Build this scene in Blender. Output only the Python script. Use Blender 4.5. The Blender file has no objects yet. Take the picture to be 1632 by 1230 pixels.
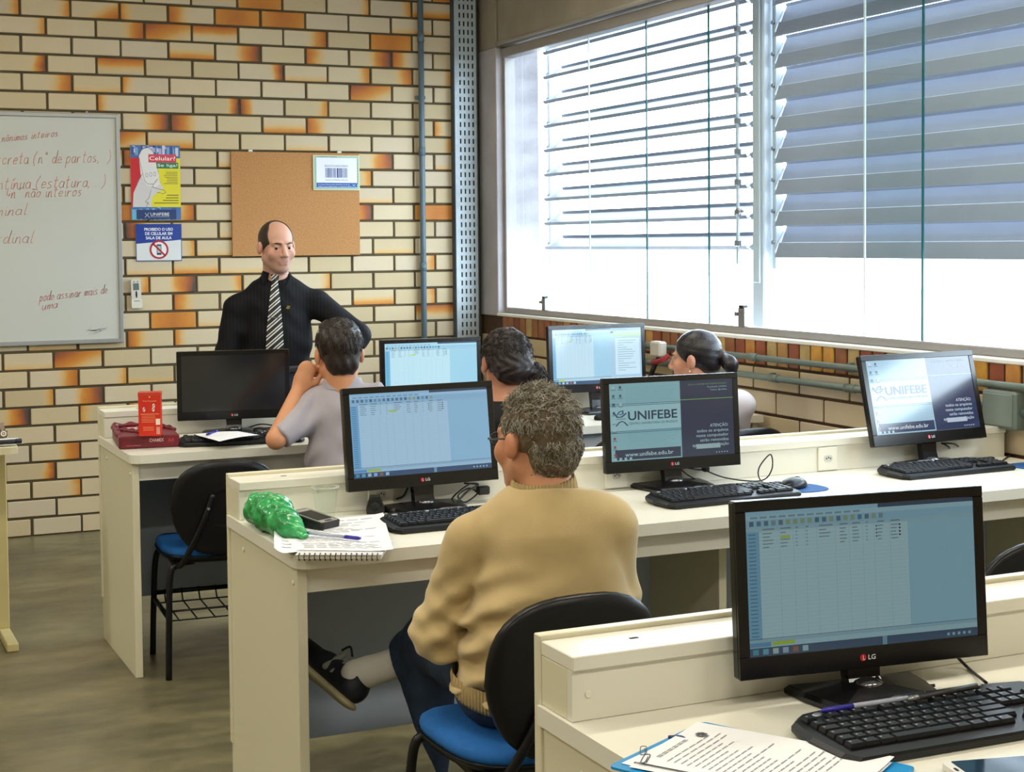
import bpy, bmesh, math, random
import numpy as np
from mathutils import Matrix, Vector
random.seed(7)
R = math.radians
scene = bpy.context.scene
COL = scene.collection

# ------------------------------------------------------------------ camera
F_PX, PCX, PCY = 2487.3, 816.0, 499.66
YAW, PIT, ROL = 0.43114, -0.04574, -0.00933
CAM = np.array([-1.0795, -8.2789, 1.4894])
_d = np.array([math.sin(YAW)*math.cos(PIT), math.cos(YAW)*math.cos(PIT), math.sin(PIT)])
_r0 = np.array([math.cos(YAW), -math.sin(YAW), 0.0]); _u0 = np.cross(_r0, _d)
_r = math.cos(ROL)*_r0 + math.sin(ROL)*_u0
_u = -math.sin(ROL)*_r0 + math.cos(ROL)*_u0
cam_data = bpy.data.cameras.new('camera'); cam = bpy.data.objects.new('camera', cam_data); COL.objects.link(cam)
cam.matrix_world = Matrix(((_r[0], _u[0], -_d[0], CAM[0]), (_r[1], _u[1], -_d[1], CAM[1]), (_r[2], _u[2], -_d[2], CAM[2]), (0, 0, 0, 1)))
cam_data.sensor_fit = 'HORIZONTAL'; cam_data.sensor_width = 36.0
cam_data.lens = F_PX/1632*36.0
cam_data.shift_x = (816.0-PCX)/1632; cam_data.shift_y = -(615.0-PCY)/1632
cam_data.clip_start = 0.05; cam_data.clip_end = 500
scene.camera = cam

# ------------------------------------------------------------------ light
scene.view_settings.view_transform = 'Standard'; scene.view_settings.look = 'None'
scene.view_settings.gamma = 1.0; scene.view_settings.use_curve_mapping = False
scene.view_settings.exposure = 0.0
world = bpy.data.worlds.new('overcast_sky'); scene.world = world; world.use_nodes = True
wb = world.node_tree.nodes['Background']; wb.inputs[0].default_value = (0.78, 0.88, 1.0, 1); wb.inputs[1].default_value = 14.0

def area(name, loc, rot, sx, sy, power, color, portal=False, spread=None):
    l = bpy.data.lights.new(name, 'AREA'); l.shape = 'RECTANGLE'; l.size = sx; l.size_y = sy
    l.energy = power; l.color = color
    if portal: l.cycles.is_portal = True
    o = bpy.data.objects.new(name, l); o.location = loc; o.rotation_euler = rot; COL.objects.link(o)
    return o
area('window_portal', (2.66, -3.0, 1.8), (0, R(90), 0), 1.5, 5.6, 1, (1, 1, 1), portal=True)
# fluorescent ceiling luminaires of the room (bodies are built with the ceiling)
LUM = [(-2.6, -2.2), (-0.4, -2.2), (1.5, -2.4), (-2.6, -5.0), (-0.4, -5.0), (1.5, -5.0), (-2.6, -8.0), (-0.4, -8.0), (1.5, -8.0)]
for lx, ly in LUM:
    area('luminaire_light', (lx, ly, 3.20), (0, 0, 0), 1.2, 0.25, 38 if lx < -2 else (30 if ly < -4 else 15), (1.0, 0.945, 0.80))

# ------------------------------------------------------------------ helpers
def ray(px, py):
    return _d + _r*(px-PCX)/F_PX - _u*(py-PCY)/F_PX
def at(px, py, **k):
    (a, val), = k.items(); i = 'xyz'.index(a); v = ray(px, py)
    return CAM + v*((val-CAM[i])/v[i])
def proj(q):
    q = np.asarray(q, float)-CAM; z = q@_d
    return np.stack([PCX+F_PX*(q@_r)/z, PCY-F_PX*(q@_u)/z], -1)

def lin(c):
    return tuple(((x/255)/12.92 if x/255 <= .04045 else ((x/255+.055)/1.055)**2.4) for x in c)

class NT:
    def __init__(s, name):
        m = bpy.data.materials.new(name); m.use_nodes = True; s.m = m; s.t = m.node_tree; s.b = s.t.nodes['Principled BSDF']
    def n(s, typ, **k):
        nd = s.t.nodes.new(typ)
        for a, v in k.items(): setattr(nd, a, v)
        return nd
    def l(s, a, b): s.t.links.new(a, b)
    def ramp(s, stops):
        nd = s.n('ShaderNodeValToRGB'); e = nd.color_ramp.elements
        while len(e) < len(stops): e.new(0.5)
        for el, (p, c) in zip(e, stops): el.position = p; el.color = (*c, 1) if len(c) == 3 else c
        return nd
    def mix(s, f, a, b, blend='MIX'):
        nd = s.n('ShaderNodeMix', data_type='RGBA', blend_type=blend)
        for sock, v in ((nd.inputs[0], f), (nd.inputs[6], a), (nd.inputs[7], b)):
            if hasattr(v, 'default_value') or hasattr(v, 'is_output'): s.l(v, sock)
            else: sock.default_value = v if isinstance(v, (int, float)) else (*v, 1)
        return nd.outputs[2]
    def math(s, op, a, b=0.0, clamp=False):
        nd = s.n('ShaderNodeMath', operation=op, use_clamp=clamp)
        for sock, v in ((nd.inputs[0], a), (nd.inputs[1], b)):
            if isinstance(v, (int, float)): sock.default_value = v
            else: s.l(v, sock)
        return nd.outputs[0]
    def noise(s, scale, detail=3, vec=None, rough=.55):
        nd = s.n('ShaderNodeTexNoise'); nd.inputs['Scale'].default_value = scale; nd.inputs['Detail'].default_value = detail
        nd.inputs['Roughness'].default_value = rough
        if vec is not None: s.l(vec, nd.inputs['Vector'])
        return nd.outputs[0]
    def bump(s, h, strength=.3, dist=.002):
        nd = s.n('ShaderNodeBump'); nd.inputs['Strength'].default_value = strength; nd.inputs['Distance'].default_value = dist
        s.l(h, nd.inputs['Height']); s.l(nd.outputs[0], s.b.inputs['Normal'])
    def coord(s, which='Object'):
        return s.n('ShaderNodeTexCoord').outputs[which]

def mat(name, rgb, rough=.5, metal=0.0, spec=.5, var=None, bump=None, coat=0.0, rgb2=None, trans=None):
    t = NT(name); b = t.b
    b.inputs['Roughness'].default_value = rough; b.inputs['Metallic'].default_value = metal
    b.inputs['Specular IOR Level'].default_value = spec
    if coat: b.inputs['Coat Weight'].default_value = coat; b.inputs['Coat Roughness'].default_value = .1
    c = lin(rgb)
    b.inputs['Base Color'].default_value = (*c, 1)
    if var:
        f = t.noise(var[0], 4, t.coord())
        r = t.ramp([(.3, tuple(x*(1-var[1]) for x in c) if not rgb2 else lin(rgb2)), (.7, tuple(min(1, x*(1+var[1]*.6)) for x in c) if not rgb2 else c)])
        t.l(f, r.inputs[0]); t.l(r.outputs[0], b.inputs['Base Color'])
    if bump:
        t.bump(t.noise(bump[0], 3, t.coord()), bump[1], bump[2] if len(bump) > 2 else .002)
    if trans: b.inputs['Transmission Weight'].default_value = trans
    return t.m

def attr_mat(name, rough=.5, emit=0.0, spec=.4, base=True, bump=None):
    t = NT(name); a = t.n('ShaderNodeAttribute', attribute_name='Col')
    t.b.inputs['Roughness'].default_value = rough; t.b.inputs['Specular IOR Level'].default_value = spec
    if base: t.l(a.outputs[0], t.b.inputs['Base Color'])
    else: t.b.inputs['Base Color'].default_value = (.012, .013, .016, 1)
    if emit: t.l(a.outputs[0], t.b.inputs['Emission Color']); t.b.inputs['Emission Strength'].default_value = emit
    if bump: t.bump(t.noise(bump[0], 3, t.coord()), bump[1], bump[2])
    return t.m

def tag(o, label, cat, group=None):
    o['label'] = label; o['category'] = cat
    if group: o['group'] = group
    return o
def thing(name, label, cat, loc=(0, 0, 0), rz=0.0, group=None):
    o = bpy.data.objects.new(name, None); COL.objects.link(o); o.location = loc; o.rotation_euler = (0, 0, rz)
    o.empty_display_size = .05
    return tag(o, label, cat, group)
def link(name, me, parent=None, m=None):
    o = bpy.data.objects.new(name, me); COL.objects.link(o)
    if parent is not None: o.parent = parent
    if m is not None and not me.materials: me.materials.append(m)
    return o
def struct(o): o['kind'] = 'structure'; return o

class MB:
    """collects simple shapes into one mesh"""
    def __init__(s): s.v = []; s.f = []; s.sm = []
    def add(s, v, f, smooth=False, M=None):
        o = len(s.v)
        if M is not None: v = [tuple(M @ Vector(p)) for p in v]
        s.v += [tuple(p) for p in v]; s.f += [tuple(i+o for i in q) for q in f]; s.sm += [smooth]*len(f)
        return s
    def box(s, x0, x1, y0, y1, z0, z1, bev=0.0, M=None):
        b = min(bev, (x1-x0)/2.01, (y1-y0)/2.01, (z1-z0)/2.01)
        if b <= 0:
            v = [(x, y, z) for x in (x0, x1) for y in (y0, y1) for z in (z0, z1)]
            return s.add(v, [(0, 1, 3, 2), (4, 6, 7, 5), (0, 4, 5, 1), (2, 3, 7, 6), (0, 2, 6, 4), (1, 5, 7, 3)], M=M)
        bm = bmesh.new(); bmesh.ops.create_cube(bm, size=1)
        for p in bm.verts: p.co = ((p.co.x+.5)*(x1-x0)+x0, (p.co.y+.5)*(y1-y0)+y0, (p.co.z+.5)*(z1-z0)+z0)
        bmesh.ops.bevel(bm, geom=bm.edges[:], offset=b, segments=1, affect='EDGES')
        bm.verts.index_update(); v = [tuple(p.co) for p in bm.verts]; f = [tuple(q.index for q in fc.verts) for fc in bm.faces]; bm.free()
        return s.add(v, f, M=M)
    def prism(s, pts, z0, z1, axis='z', M=None, smooth=False):
        n = len(pts)
        g = {'z': lambda a, b, c: (a, b, c), 'y': lambda a, b, c: (a, c, b), 'x': lambda a, b, c: (c, a, b)}[axis]
        v = [g(a, b, z0) for a, b in pts]+[g(a, b, z1) for a, b in pts]
        f = [(i, (i+1) % n, n+(i+1) % n, n+i) for i in range(n)]
        o = len(s.f); s.add(v, f, smooth=smooth, M=M)
        s.add(v, [tuple(range(n-1, -1, -1)), tuple(range(n, 2*n))], M=M)
        return s
    def loft(s, rings, caps=True, smooth=True, closed=True, M=None):
        n = len(rings[0]); v = [p for r in rings for p in r]; f = []
        for i in range(len(rings)-1):
            for j in range(n if closed else n-1):
                k = (j+1) % n; f.append((i*n+j, i*n+k, (i+1)*n+k, (i+1)*n+j))
        s.add(v, f, smooth, M)
        if caps:
            o = len(s.v)-len(v)
            s.f += [tuple(o+j for j in range(n-1, -1, -1)), tuple(o+(len(rings)-1)*n+j for j in range(n))]; s.sm += [False, False]
        return s
    def tube(s, path, r, n=8, caps=True, M=None):
        P = [Vector(p) for p in path]; rings = []; up = None
        for i, p in enumerate(P):
            t = (P[min(i+1, len(P)-1)]-P[max(i-1, 0)]).normalized()
            if up is None: up = Vector((0, 0, 1)) if abs(t.z) < .9 else Vector((1, 0, 0))
            a = t.cross(up)
            if a.length < 1e-5: a = t.orthogonal()
            a.normalize(); b = a.cross(t).normalized(); up = b
            rr = r[i] if isinstance(r, (list, tuple)) else r
            rings.append([tuple(p+a*(rr*math.cos(2*math.pi*k/n))+b*(rr*math.sin(2*math.pi*k/n))) for k in range(n)])
        return s.loft(rings, caps, True, M=M)
    def lathe(s, prof, n=24, caps=True, M=None, c=(0, 0)):
        return s.loft([[(c[0]+r*math.cos(2*math.pi*k/n), c[1]+r*math.sin(2*math.pi*k/n), z) for k in range(n)] for r, z in prof], caps, True, M=M)
    def mesh(s, name):
        me = bpy.data.meshes.new(name); me.from_pydata(s.v, [], s.f); me.polygons.foreach_set('use_smooth', s.sm); me.update()
        bm = bmesh.new(); bm.from_mesh(me); bmesh.ops.recalc_face_normals(bm, faces=bm.faces); bm.to_mesh(me); bm.free()
        return me
    def build(s, name, m, parent=None): return link(name, s.mesh(name), parent, m)

def bez(pts, n=10):
    """Catmull-Rom through points"""
    P = [Vector(p) for p in pts]; P = [P[0]*2-P[1]]+P+[P[-1]*2-P[-2]]; out = []
    for i in range(1, len(P)-2):
        for k in range(n):
            t = k/n; a, b, c, d = P[i-1], P[i], P[i+1], P[i+2]
            out.append(.5*((2*b)+(c-a)*t+(2*a-5*b+4*c-d)*t*t+(3*b-a-3*c+d)*t**3))
    out.append(P[-2]); return out

def rrect(w, h, r, n=5, cx=0, cy=0):
    out = []
    for (sx, sy, a0) in ((1, -1, -90), (1, 1, 0), (-1, 1, 90), (-1, -1, 180)):
        for k in range(n+1):
            a = R(a0+90*k/n); out.append((cx+sx*(w/2-r)+r*math.cos(a), cy+sy*(h/2-r)+r*math.sin(a)))
    return out

# ---- flat print: coloured polygons in a plane, one mesh with a colour attribute
_txt = {}
def text_geo(s, bold=False):
    key = (s, bold)
    if key not in _txt:
        cu = bpy.data.curves.new('t', 'FONT'); cu.body = s; cu.resolution_u = 3; cu.size = 1.0
        if bold: cu.offset = .018
        o = bpy.data.objects.new('t', cu); COL.objects.link(o)
        dg = bpy.context.evaluated_depsgraph_get(); dg.update()
        me = bpy.data.meshes.new_from_object(o.evaluated_get(dg))
        v = [(p.co.x, p.co.y) for p in me.vertices]; f = [tuple(q.vertices) for q in me.polygons]
        bpy.data.objects.remove(o); bpy.data.curves.remove(cu); bpy.data.meshes.remove(me)
        _txt[key] = (v, f)
    return _txt[key]
class Flat:
    def __init__(s, fn=None): s.v = []; s.f = []; s.c = []; s.fn = fn or (lambda x, y, l: (x, -l*.00025, y))
    def poly(s, pts, col, l=0):
        o = len(s.v); s.v += [s.fn(x, y, l) for x, y in pts]; s.f.append(tuple(range(o, o+len(pts)))); s.c.append(lin(col))
        return s
    def rect(s, x0, y0, x1, y1, col, l=0): return s.poly([(x0, y0), (x1, y0), (x1, y1), (x0, y1)], col, l)
    def disc(s, cx, cy, r, col, l=0, n=20): return s.poly([(cx+r*math.cos(2*math.pi*k/n), cy+r*math.sin(2*math.pi*k/n)) for k in range(n)], col, l)
    def ring(s, cx, cy, r0, r1, col, l=0, n=28, a0=0, a1=360):
        for k in range(n):
            a, b = R(a0+(a1-a0)*k/n), R(a0+(a1-a0)*(k+1)/n)
            s.poly([(cx+r0*math.cos(a), cy+r0*math.sin(a)), (cx+r1*math.cos(a), cy+r1*math.sin(a)), (cx+r1*math.cos(b), cy+r1*math.sin(b)), (cx+r0*math.cos(b), cy+r0*math.sin(b))], col, l)
        return s
    def stroke(s, pts, w, col, l=0):
        for (a, b), (c, d) in zip(pts[:-1], pts[1:]):
            dx, dy = c-a, d-b; L = math.hypot(dx, dy) or 1; nx, ny = -dy/L*w/2, dx/L*w/2; ex, ey = dx/L*w*.3, dy/L*w*.3
            s.poly([(a-nx-ex, b-ny-ey), (c-nx+ex, d-ny+ey), (c+nx+ex, d+ny+ey), (a+nx-ex, b+ny-ey)], col, l)
        return s
    def text(s, t, x, y, h, col, l=1, al='l', w=None, bold=False):
        v, f = text_geo(t, bold)
        if not v: return s
        x0 = min(p[0] for p in v); x1 = max(p[0] for p in v); sc = h/.72; sx = sc if w is None else w/(x1-x0)
        off = {'l': 0, 'c': -(x1-x0)/2, 'r': -(x1-x0)}[al]
        o = len(s.v); s.v += [s.fn(x+(a-x0+off)*sx, y+b*sc, l) for a, b in v]
        for q in f: s.f.append(tuple(i+o for i in q)); s.c.append(lin(col))
        return s
    def build(s, name, m, parent=None):
        me = bpy.data.meshes.new(name); me.from_pydata(s.v, [], s.f)
        ca = me.color_attributes.new('Col', 'FLOAT_COLOR', 'CORNER')
        arr = np.ones((len(me.loops), 4), np.float32); i = 0
        for q, c in zip(s.f, s.c): arr[i:i+len(q), :3] = c; i += len(q)
        ca.data.foreach_set('color', arr.ravel()); me.update()
        return link(name, me, parent, m)
print_mat = attr_mat('printed_ink', .45)
gloss_print = attr_mat('glossy_print', .28)

# ---- signed distance bodies -> surface nets
class SDF:
    def __init__(s, k=.02): s.p = []; s.k = k
    def cap(s, a, b, ra, rb=None, k=None, sub=False):
        a = np.array(a, float); b = np.array(b, float); rb = ra if rb is None else rb; d = b-a; L = max(d@d, 1e-9)
        def fn(P):
            q = P-a; t = np.clip(q@d/L, 0, 1); return np.linalg.norm(q-t[..., None]*d, axis=-1)-(ra+(rb-ra)*t)
        m = max(ra, rb); s.p.append((fn, np.minimum(a, b)-m, np.maximum(a, b)+m, s.k if k is None else k, sub)); return s
    def ecap(s, a, b, ra, rb, axis, sq, k=None, sub=False):
        """tapered capsule squeezed by sq along axis"""
        a = np.array(a, float); b = np.array(b, float); n = np.array(axis, float); n /= np.linalg.norm(n)
        def tr(P): return P+(P@n)[..., None]*n*(1/sq-1)
        A, B = tr(a), tr(b); d = B-A; L = max(d@d, 1e-9)
        def fn(P):
            q = tr(P)-A; t = np.clip(q@d/L, 0, 1); return (np.linalg.norm(q-t[..., None]*d, axis=-1)-(ra+(rb-ra)*t))*min(sq, 1)
        m = max(ra, rb)*max(1, sq); s.p.append((fn, np.minimum(a, b)-m, np.maximum(a, b)+m, s.k if k is None else k, sub)); return s
    def ell(s, c, r, M=None, k=None, sub=False):
        c = np.array(c, float); r = np.array(r, float); M = np.eye(3) if M is None else np.array(M, float)
        def fn(P):
            q = (P-c)@M; k0 = np.linalg.norm(q/r, axis=-1); k1 = np.linalg.norm(q/(r*r), axis=-1)+1e-9; return k0*(k0-1)/k1
        m = r.max(); s.p.append((fn, c-m, c+m, s.k if k is None else k, sub)); return s
    def half(s, c, n, k=.003):
        """cut away everything on the side n points to"""
        c = np.array(c, float); n = np.array(n, float); n /= np.linalg.norm(n)
        s.p.append((lambda P: -((P-c)@n), None, None, k, True)); return s
    def mesh(s, name, h=.006, disp=None, color=None):
        lo = np.min([p[1] for p in s.p if not p[4]], 0)-4*h; hi = np.max([p[2] for p in s.p if not p[4]], 0)+4*h
        n = np.ceil((hi-lo)/h).astype(int)+1
        F = np.full(n, .5, np.float32); ax = [lo[i]+h*np.arange(n[i]) for i in range(3)]
        for fn, a, b, k, sub in s.p:
            if a is None: i0 = np.zeros(3, int); i1 = n
            else:
                mg = k+4*h; i0 = np.clip(np.floor((a-mg-lo)/h).astype(int), 0, n); i1 = np.clip(np.ceil((b+mg-lo)/h).astype(int)+1, 0, n)
            if (i1 <= i0).any(): continue
            sl = tuple(slice(i0[i], i1[i]) for i in range(3))
            P = np.stack(np.meshgrid(*[ax[i][sl[i]] for i in range(3)], indexing='ij'), -1)
            d = fn(P).astype(np.float32); f = F[sl]
            if sub: d = -d; f, d = -f, -d
            hh = np.clip(.5+.5*(f-d)/max(k, 1e-6), 0, 1); r = f+(d-f)*hh-k*hh*(1-hh)
            F[sl] = -r if sub else r
        if disp is not None:
            I = np.argwhere(np.abs(F) < .03); P = lo+I*h; F[tuple(I.T)] += disp(P).astype(np.float32)
        v, q = surfnet(F, lo, h)
        me = bpy.data.meshes.new(name); me.from_pydata(v.tolist(), [], q.tolist())
        me.polygons.foreach_set('use_smooth', [True]*len(me.polygons))
        if color is not None:
            ca = me.color_attributes.new('Col', 'FLOAT_COLOR', 'POINT'); arr = np.ones((len(v), 4), np.float32); arr[:, :3] = color(v); ca.data.foreach_set('color', arr.ravel())
        me.update(); return me
def surfnet(F, lo, h):
    S = F < 0; n = np.array(F.shape)
    def sub(A, o): return A[o[0]:o[0]+n[0]-1, o[1]:o[1]+n[1]-1, o[2]:o[2]+n[2]-1]
    cs = [(i, j, k) for i in (0, 1) for j in (0, 1) for k in (0, 1)]
    cnt = sum(sub(S, c).astype(np.int8) for c in cs); act = (cnt > 0) & (cnt < 8)
    I = np.argwhere(act); idx = np.full(act.shape, -1, np.int64); idx[tuple(I.T)] = np.arange(len(I))
    acc = np.zeros((len(I), 3)); num = np.zeros(len(I))
    for a in cs:
        for x in range(3):
            if a[x]: continue
            b = list(a); b[x] = 1
            fa = F[tuple((I+a).T)]; fb = F[tuple((I+b).T)]; m = (fa < 0) != (fb < 0)
            t = np.where(m, fa/np.where(m, fa-fb, 1), 0); p = np.tile(np.array(a, float), (len(I), 1)); p[:, x] += t
            acc[m] += p[m]; num[m] += 1
    v = lo+(I+acc/num[:, None])*h; Q = []
    for x in range(3):
        y, z = (x+1) % 3, (x+2) % 3
        sl0 = [slice(None)]*3; sl1 = [slice(None)]*3; sl0[x] = slice(0, -1); sl1[x] = slice(1, None)
        m = S[tuple(sl0)] != S[tuple(sl1)]; E = np.argwhere(m)
        E = E[(E[:, y] > 0) & (E[:, z] > 0) & (E[:, y] < n[y]-1) & (E[:, z] < n[z]-1)]
        if not len(E): continue
        def cell(dy, dz):
            c = E.copy(); c[:, y] -= dy; c[:, z] -= dz; return idx[tuple(c.T)]
        q = np.stack([cell(1, 1), cell(0, 1), cell(0, 0), cell(1, 0)], 1)
        fl = ~S[tuple(E.T)]; q[fl] = q[fl][:, ::-1]; Q.append(q)
    return v, np.concatenate(Q)
# ------------------------------------------------------------------ materials of the shell
def brick_mat(name, mode, reach=.5, peak=.65):
    t = NT(name); oi = t.n('ShaderNodeObjectInfo'); rnd = oi.outputs['Random']
    g = t.coord('Generated'); sep = t.n('ShaderNodeSeparateXYZ'); t.l(g, sep.inputs[0])
    add = t.n('ShaderNodeVectorMath', operation='ADD'); t.l(t.coord('Object'), add.inputs[0])
    cmb = t.n('ShaderNodeCombineXYZ'); t.l(t.math('MULTIPLY', rnd, 37.0), cmb.inputs[0]); t.l(t.math('MULTIPLY', rnd, 91.0), cmb.inputs[2]); t.l(cmb.outputs[0], add.inputs[1])
    v = add.outputs[0]
    big = t.noise(7, 3, v); fine = t.noise(90, 4, v)
    tone = t.ramp([(0, lin((190, 174, 140))), (.35, lin((206, 190, 158))), (.7, lin((211, 197, 171))), (1, lin((199, 187, 168)))])
    t.l(rnd, tone.inputs[0])
    base = t.mix(t.math('MULTIPLY', big, .35), tone.outputs[0], lin((196, 166, 116)))
    base = t.mix(t.math('MULTIPLY', fine, .18), base, lin((168, 150, 118)))
    if mode:
        u, w = sep.outputs[0], sep.outputs[2]
        inv = lambda a: t.math('SUBTRACT', 1.0, a)
        d = {'R': lambda: inv(u), 'L': lambda: u, 'T': lambda: inv(w), 'B': lambda: w, 'F': lambda: t.math('MULTIPLY', t.math('ABSOLUTE', t.math('SUBTRACT', u, .5)), .5),
             'D': lambda: t.math('ADD', t.math('MULTIPLY', u, .6), t.math('MULTIPLY', inv(w), .5)), 'C': lambda: t.math('ADD', t.math('MULTIPLY', inv(u), 1.0), t.math('MULTIPLY', w, .6))}[mode]()
        d = t.math('ADD', d, t.math('MULTIPLY', t.math('SUBTRACT', big, .5), .34))
        m = t.math('SUBTRACT', 1.0, t.math('DIVIDE', d, reach), True)   # 1 at burnt end
        m = t.math('MULTIPLY', m, peak); cr = t.ramp([(0, lin((214, 186, 132))), (.25, lin((212, 164, 88))), (.5, lin((198, 126, 48))), (.75, lin((164, 90, 46))), (1, lin((84, 66, 62)))])
        t.l(m, cr.inputs[0])
        f = t.math('MULTIPLY', m, 2.6, True)
        base = t.mix(f, base, cr.outputs[0])
    t.l(base, t.b.inputs['Base Color']); t.b.inputs['Roughness'].default_value = .55; t.b.inputs['Specular IOR Level'].default_value = .35
    t.bump(fine, .25, .0015)
    return t.m
def concrete(name, rgb, scale=3, rough=.8, var=.18):
    t = NT(name); c = t.coord(); a = t.noise(scale, 6, c); b = t.noise(scale*14, 4, c)
    r = t.ramp([(.3, tuple(x*(1-var) for x in lin(rgb))), (.7, tuple(x*(1+var) for x in lin(rgb)))]); t.l(a, r.inputs[0])
    col = t.mix(t.math('MULTIPLY', b, .25), r.outputs[0], tuple(x*.7 for x in lin(rgb)))
    t.l(col, t.b.inputs['Base Color']); t.b.inputs['Roughness'].default_value = rough; t.bump(b, .2, .002); return t.m

floor_t = NT('polished_concrete')
_c = floor_t.coord(); _mp = floor_t.n('ShaderNodeMapping'); _mp.inputs['Scale'].default_value = (1, 1.7, 1); floor_t.l(_c, _mp.inputs[0])
_n1 = floor_t.noise(1.6, 8, _mp.outputs[0], .62); _n2 = floor_t.noise(9, 6, _mp.outputs[0], .6)
_r1 = floor_t.ramp([(.30, lin((74, 69, 52))), (.48, lin((106, 99, 74))), (.70, lin((138, 130, 96)))]); floor_t.l(_n1, _r1.inputs[0])
_r2 = floor_t.ramp([(.35, (.55, .55, .55)), (.65, (1, 1, 1))]); floor_t.l(_n2, _r2.inputs[0])
floor_t.l(floor_t.mix(.45, _r1.outputs[0], _r2.outputs[0], 'MULTIPLY'), floor_t.b.inputs['Base Color'])
_r3 = floor_t.ramp([(.3, (.28,)*3), (.7, (.46,)*3)]); floor_t.l(_n2, _r3.inputs[0]); floor_t.l(_r3.outputs[0], floor_t.b.inputs['Roughness'])
floor_m = floor_t.m
mortar_m = mat('mortar', (84, 73, 52), .9, var=(12, .25), bump=(80, .3))
mortar_r = mat('mortar_dark', (74, 52, 34), .9, var=(12, .25))
conc_m = concrete('concrete_beam', (150, 142, 128))
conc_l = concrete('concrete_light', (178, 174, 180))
white_wall = mat('painted_wall', (214, 206, 186), .8, var=(2, .05))
ceil_m = mat('ceiling_paint', (226, 222, 210), .85)
alu_m = mat('grey_aluminium', (158, 154, 152), .4, .3, var=(6, .06))
galv_m = mat('galvanised_steel', (176, 188, 196), .45, .2, var=(30, .12))  # tray face lightened: the window's reflection is put into its colour
pipe_m = mat('grey_blue_pipe_paint', (92, 112, 126), .45, var=(8, .08))
conduit_m = mat('grey_green_conduit', (104, 118, 112), .5, var=(10, .1))
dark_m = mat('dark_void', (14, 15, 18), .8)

XW = 2.53          # face of the window wall
CEIL = 3.3
XL, YB = -4.6, -11.0
# ------------------------------------------------------------------ floor, ceiling, far walls
struct(MB().box(XL-.2, XW+.02, YB-.2, .25, -.12, 0).build('floor', floor_m))
ce = struct(MB().box(XL-.2, XW+.4, YB-.2, .25, CEIL, CEIL+.15).build('ceiling', ceil_m))
tube_e = NT('fluorescent_tube'); tube_e.b.inputs['Emission Color'].default_value = (1, .86, .62, 1); tube_e.b.inputs['Emission Strength'].default_value = 3.0
lum_white = mat('luminaire_white', (225, 225, 220), .4)
struct(MB().box(XL-.2, XL, YB-.2, .25, 0, CEIL).build('wall_left', white_wall))
struct(MB().box(XL, XW+.3, YB-.2, YB, 0, CEIL).build('wall_back', white_wall))

# ------------------------------------------------------------------ front brick wall: every brick a part
BW, BH, JT = .25, .095, .0125
wf = struct(MB().box(XL, XW+.3, .007, .25, 0, CEIL).build('wall_front', mortar_m))
BR = {}
def brick_mesh(w, h, d, m, key, axis='y', bev=.003):
    me = MB().box(-w/2, w/2, 0, d, -h/2, h/2, bev).mesh('brick') if axis == 'y' else MB().box(0, d, -w/2, w/2, -h/2, h/2, bev).mesh('brick')
    me.materials.append(m); return me
spec = {'0': (None, 1, 0), 'R': ('R', .5, .7), 'Rd': ('R', .62, 1.0), 'L': ('L', .5, .7), 'Ld': ('L', .62, 1.0), 'T': ('T', .85, .75), 'B': ('B', .7, .55),
        'F': ('F', .8, .62), 'Fd': ('D', 1.1, .95), 'r': ('R', .3, .5), 'l': ('L', .3, .5), 'b': ('B', .5, .3), 'C': ('C', .9, .75), 'rk': ('R', .3, .9), 'lk': ('L', .3, .9)}
for kx, (md, rc, dk) in spec.items():
    BR[kx] = brick_mesh(BW-JT, BH-JT, .02, brick_mat('brick_'+kx, md, rc, dk), kx)
half_mesh = {}
burn = {}
def bset(row, **kw):
    for k, v in kw.items(): burn[(row, float(k[1:].replace('_', '.').replace('m', '-')))] = v
bset(28, k0='r', k1='C', k3='L', k4='F', k5='F', k8='b', km1='r')
bset(29, k3_5='T', k4_5='F', k6_5='r', k7_5='r', k8_5='B', k1_5='b')
bset(30, k8='F', k9='F', k2='R', k5='L')
bset(27, km0_5='r', k1_5='R', k2_5='Fd', k3_5='T', k5_5='R', k7_5='F')
bset(26, k3='B', k4='Rd', k6='L', k7='Rd', k8='L')
bset(25, km0_5='rk', k1_5='T', k4_5='rk', k6_5='r', k7_5='R', k8_5='r')
bset(24, k0='R', k7='Fd', k1='b')
bset(23, k1_5='l', k3_5='rk', k4_5='lk', k5_5='r')
bset(22, k2='Rd', k3='Ld', k5='B', k6='L', k9='l')
bset(21, k1_5='Fd', k2_5='B', k5_5='b', k8_5='r')
bset(20, k1='Fd', k2='lk', k7='Rd', k4='b')
bset(19, k1_5='l', k6_5='r')
bset(18, k1='F', k2='r', k7='b')
bset(17, k1_5='F', k2_5='R', k6_5='Rd', k8_5='F')
bset(16, k2='Ld', k5='b')
bset(15, k2_5='r', k3_5='b')
bset(14, k3='B', k4='b', k2='b', k8='r')
bset(13, k2_5='Rd', k3_5='r')
bset(12, k3='L', k7='B', k8='r')
bset(11, k2_5='F', k3_5='b', k8_5='T')
bset(10, k2='L', k0='b')
bset(9, k0_5='Fd', km0_5='b')
bset(8, k0='R', k2='b', k1='r')
bset(7, k0_5='Rd', km0_5='r')
bset(6, km1='Rd', k1='l')
bset(4, k0='R')
bset(3, km0_5='rk')
bset(2, k0='r')
XMAX = 2.46
cand = []; rest = MB()
def hidden(x0, x1, z0, z1):
    for a, b, c, d in ((-3, .478, .99, 2.17), (1.07, 1.80, 1.43, 1.99)):
        if a < x0 and x1 < b and c < z0 and z1 < d: return True
    if x0 > .1 and z1 < .58: return True
    return False
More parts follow.
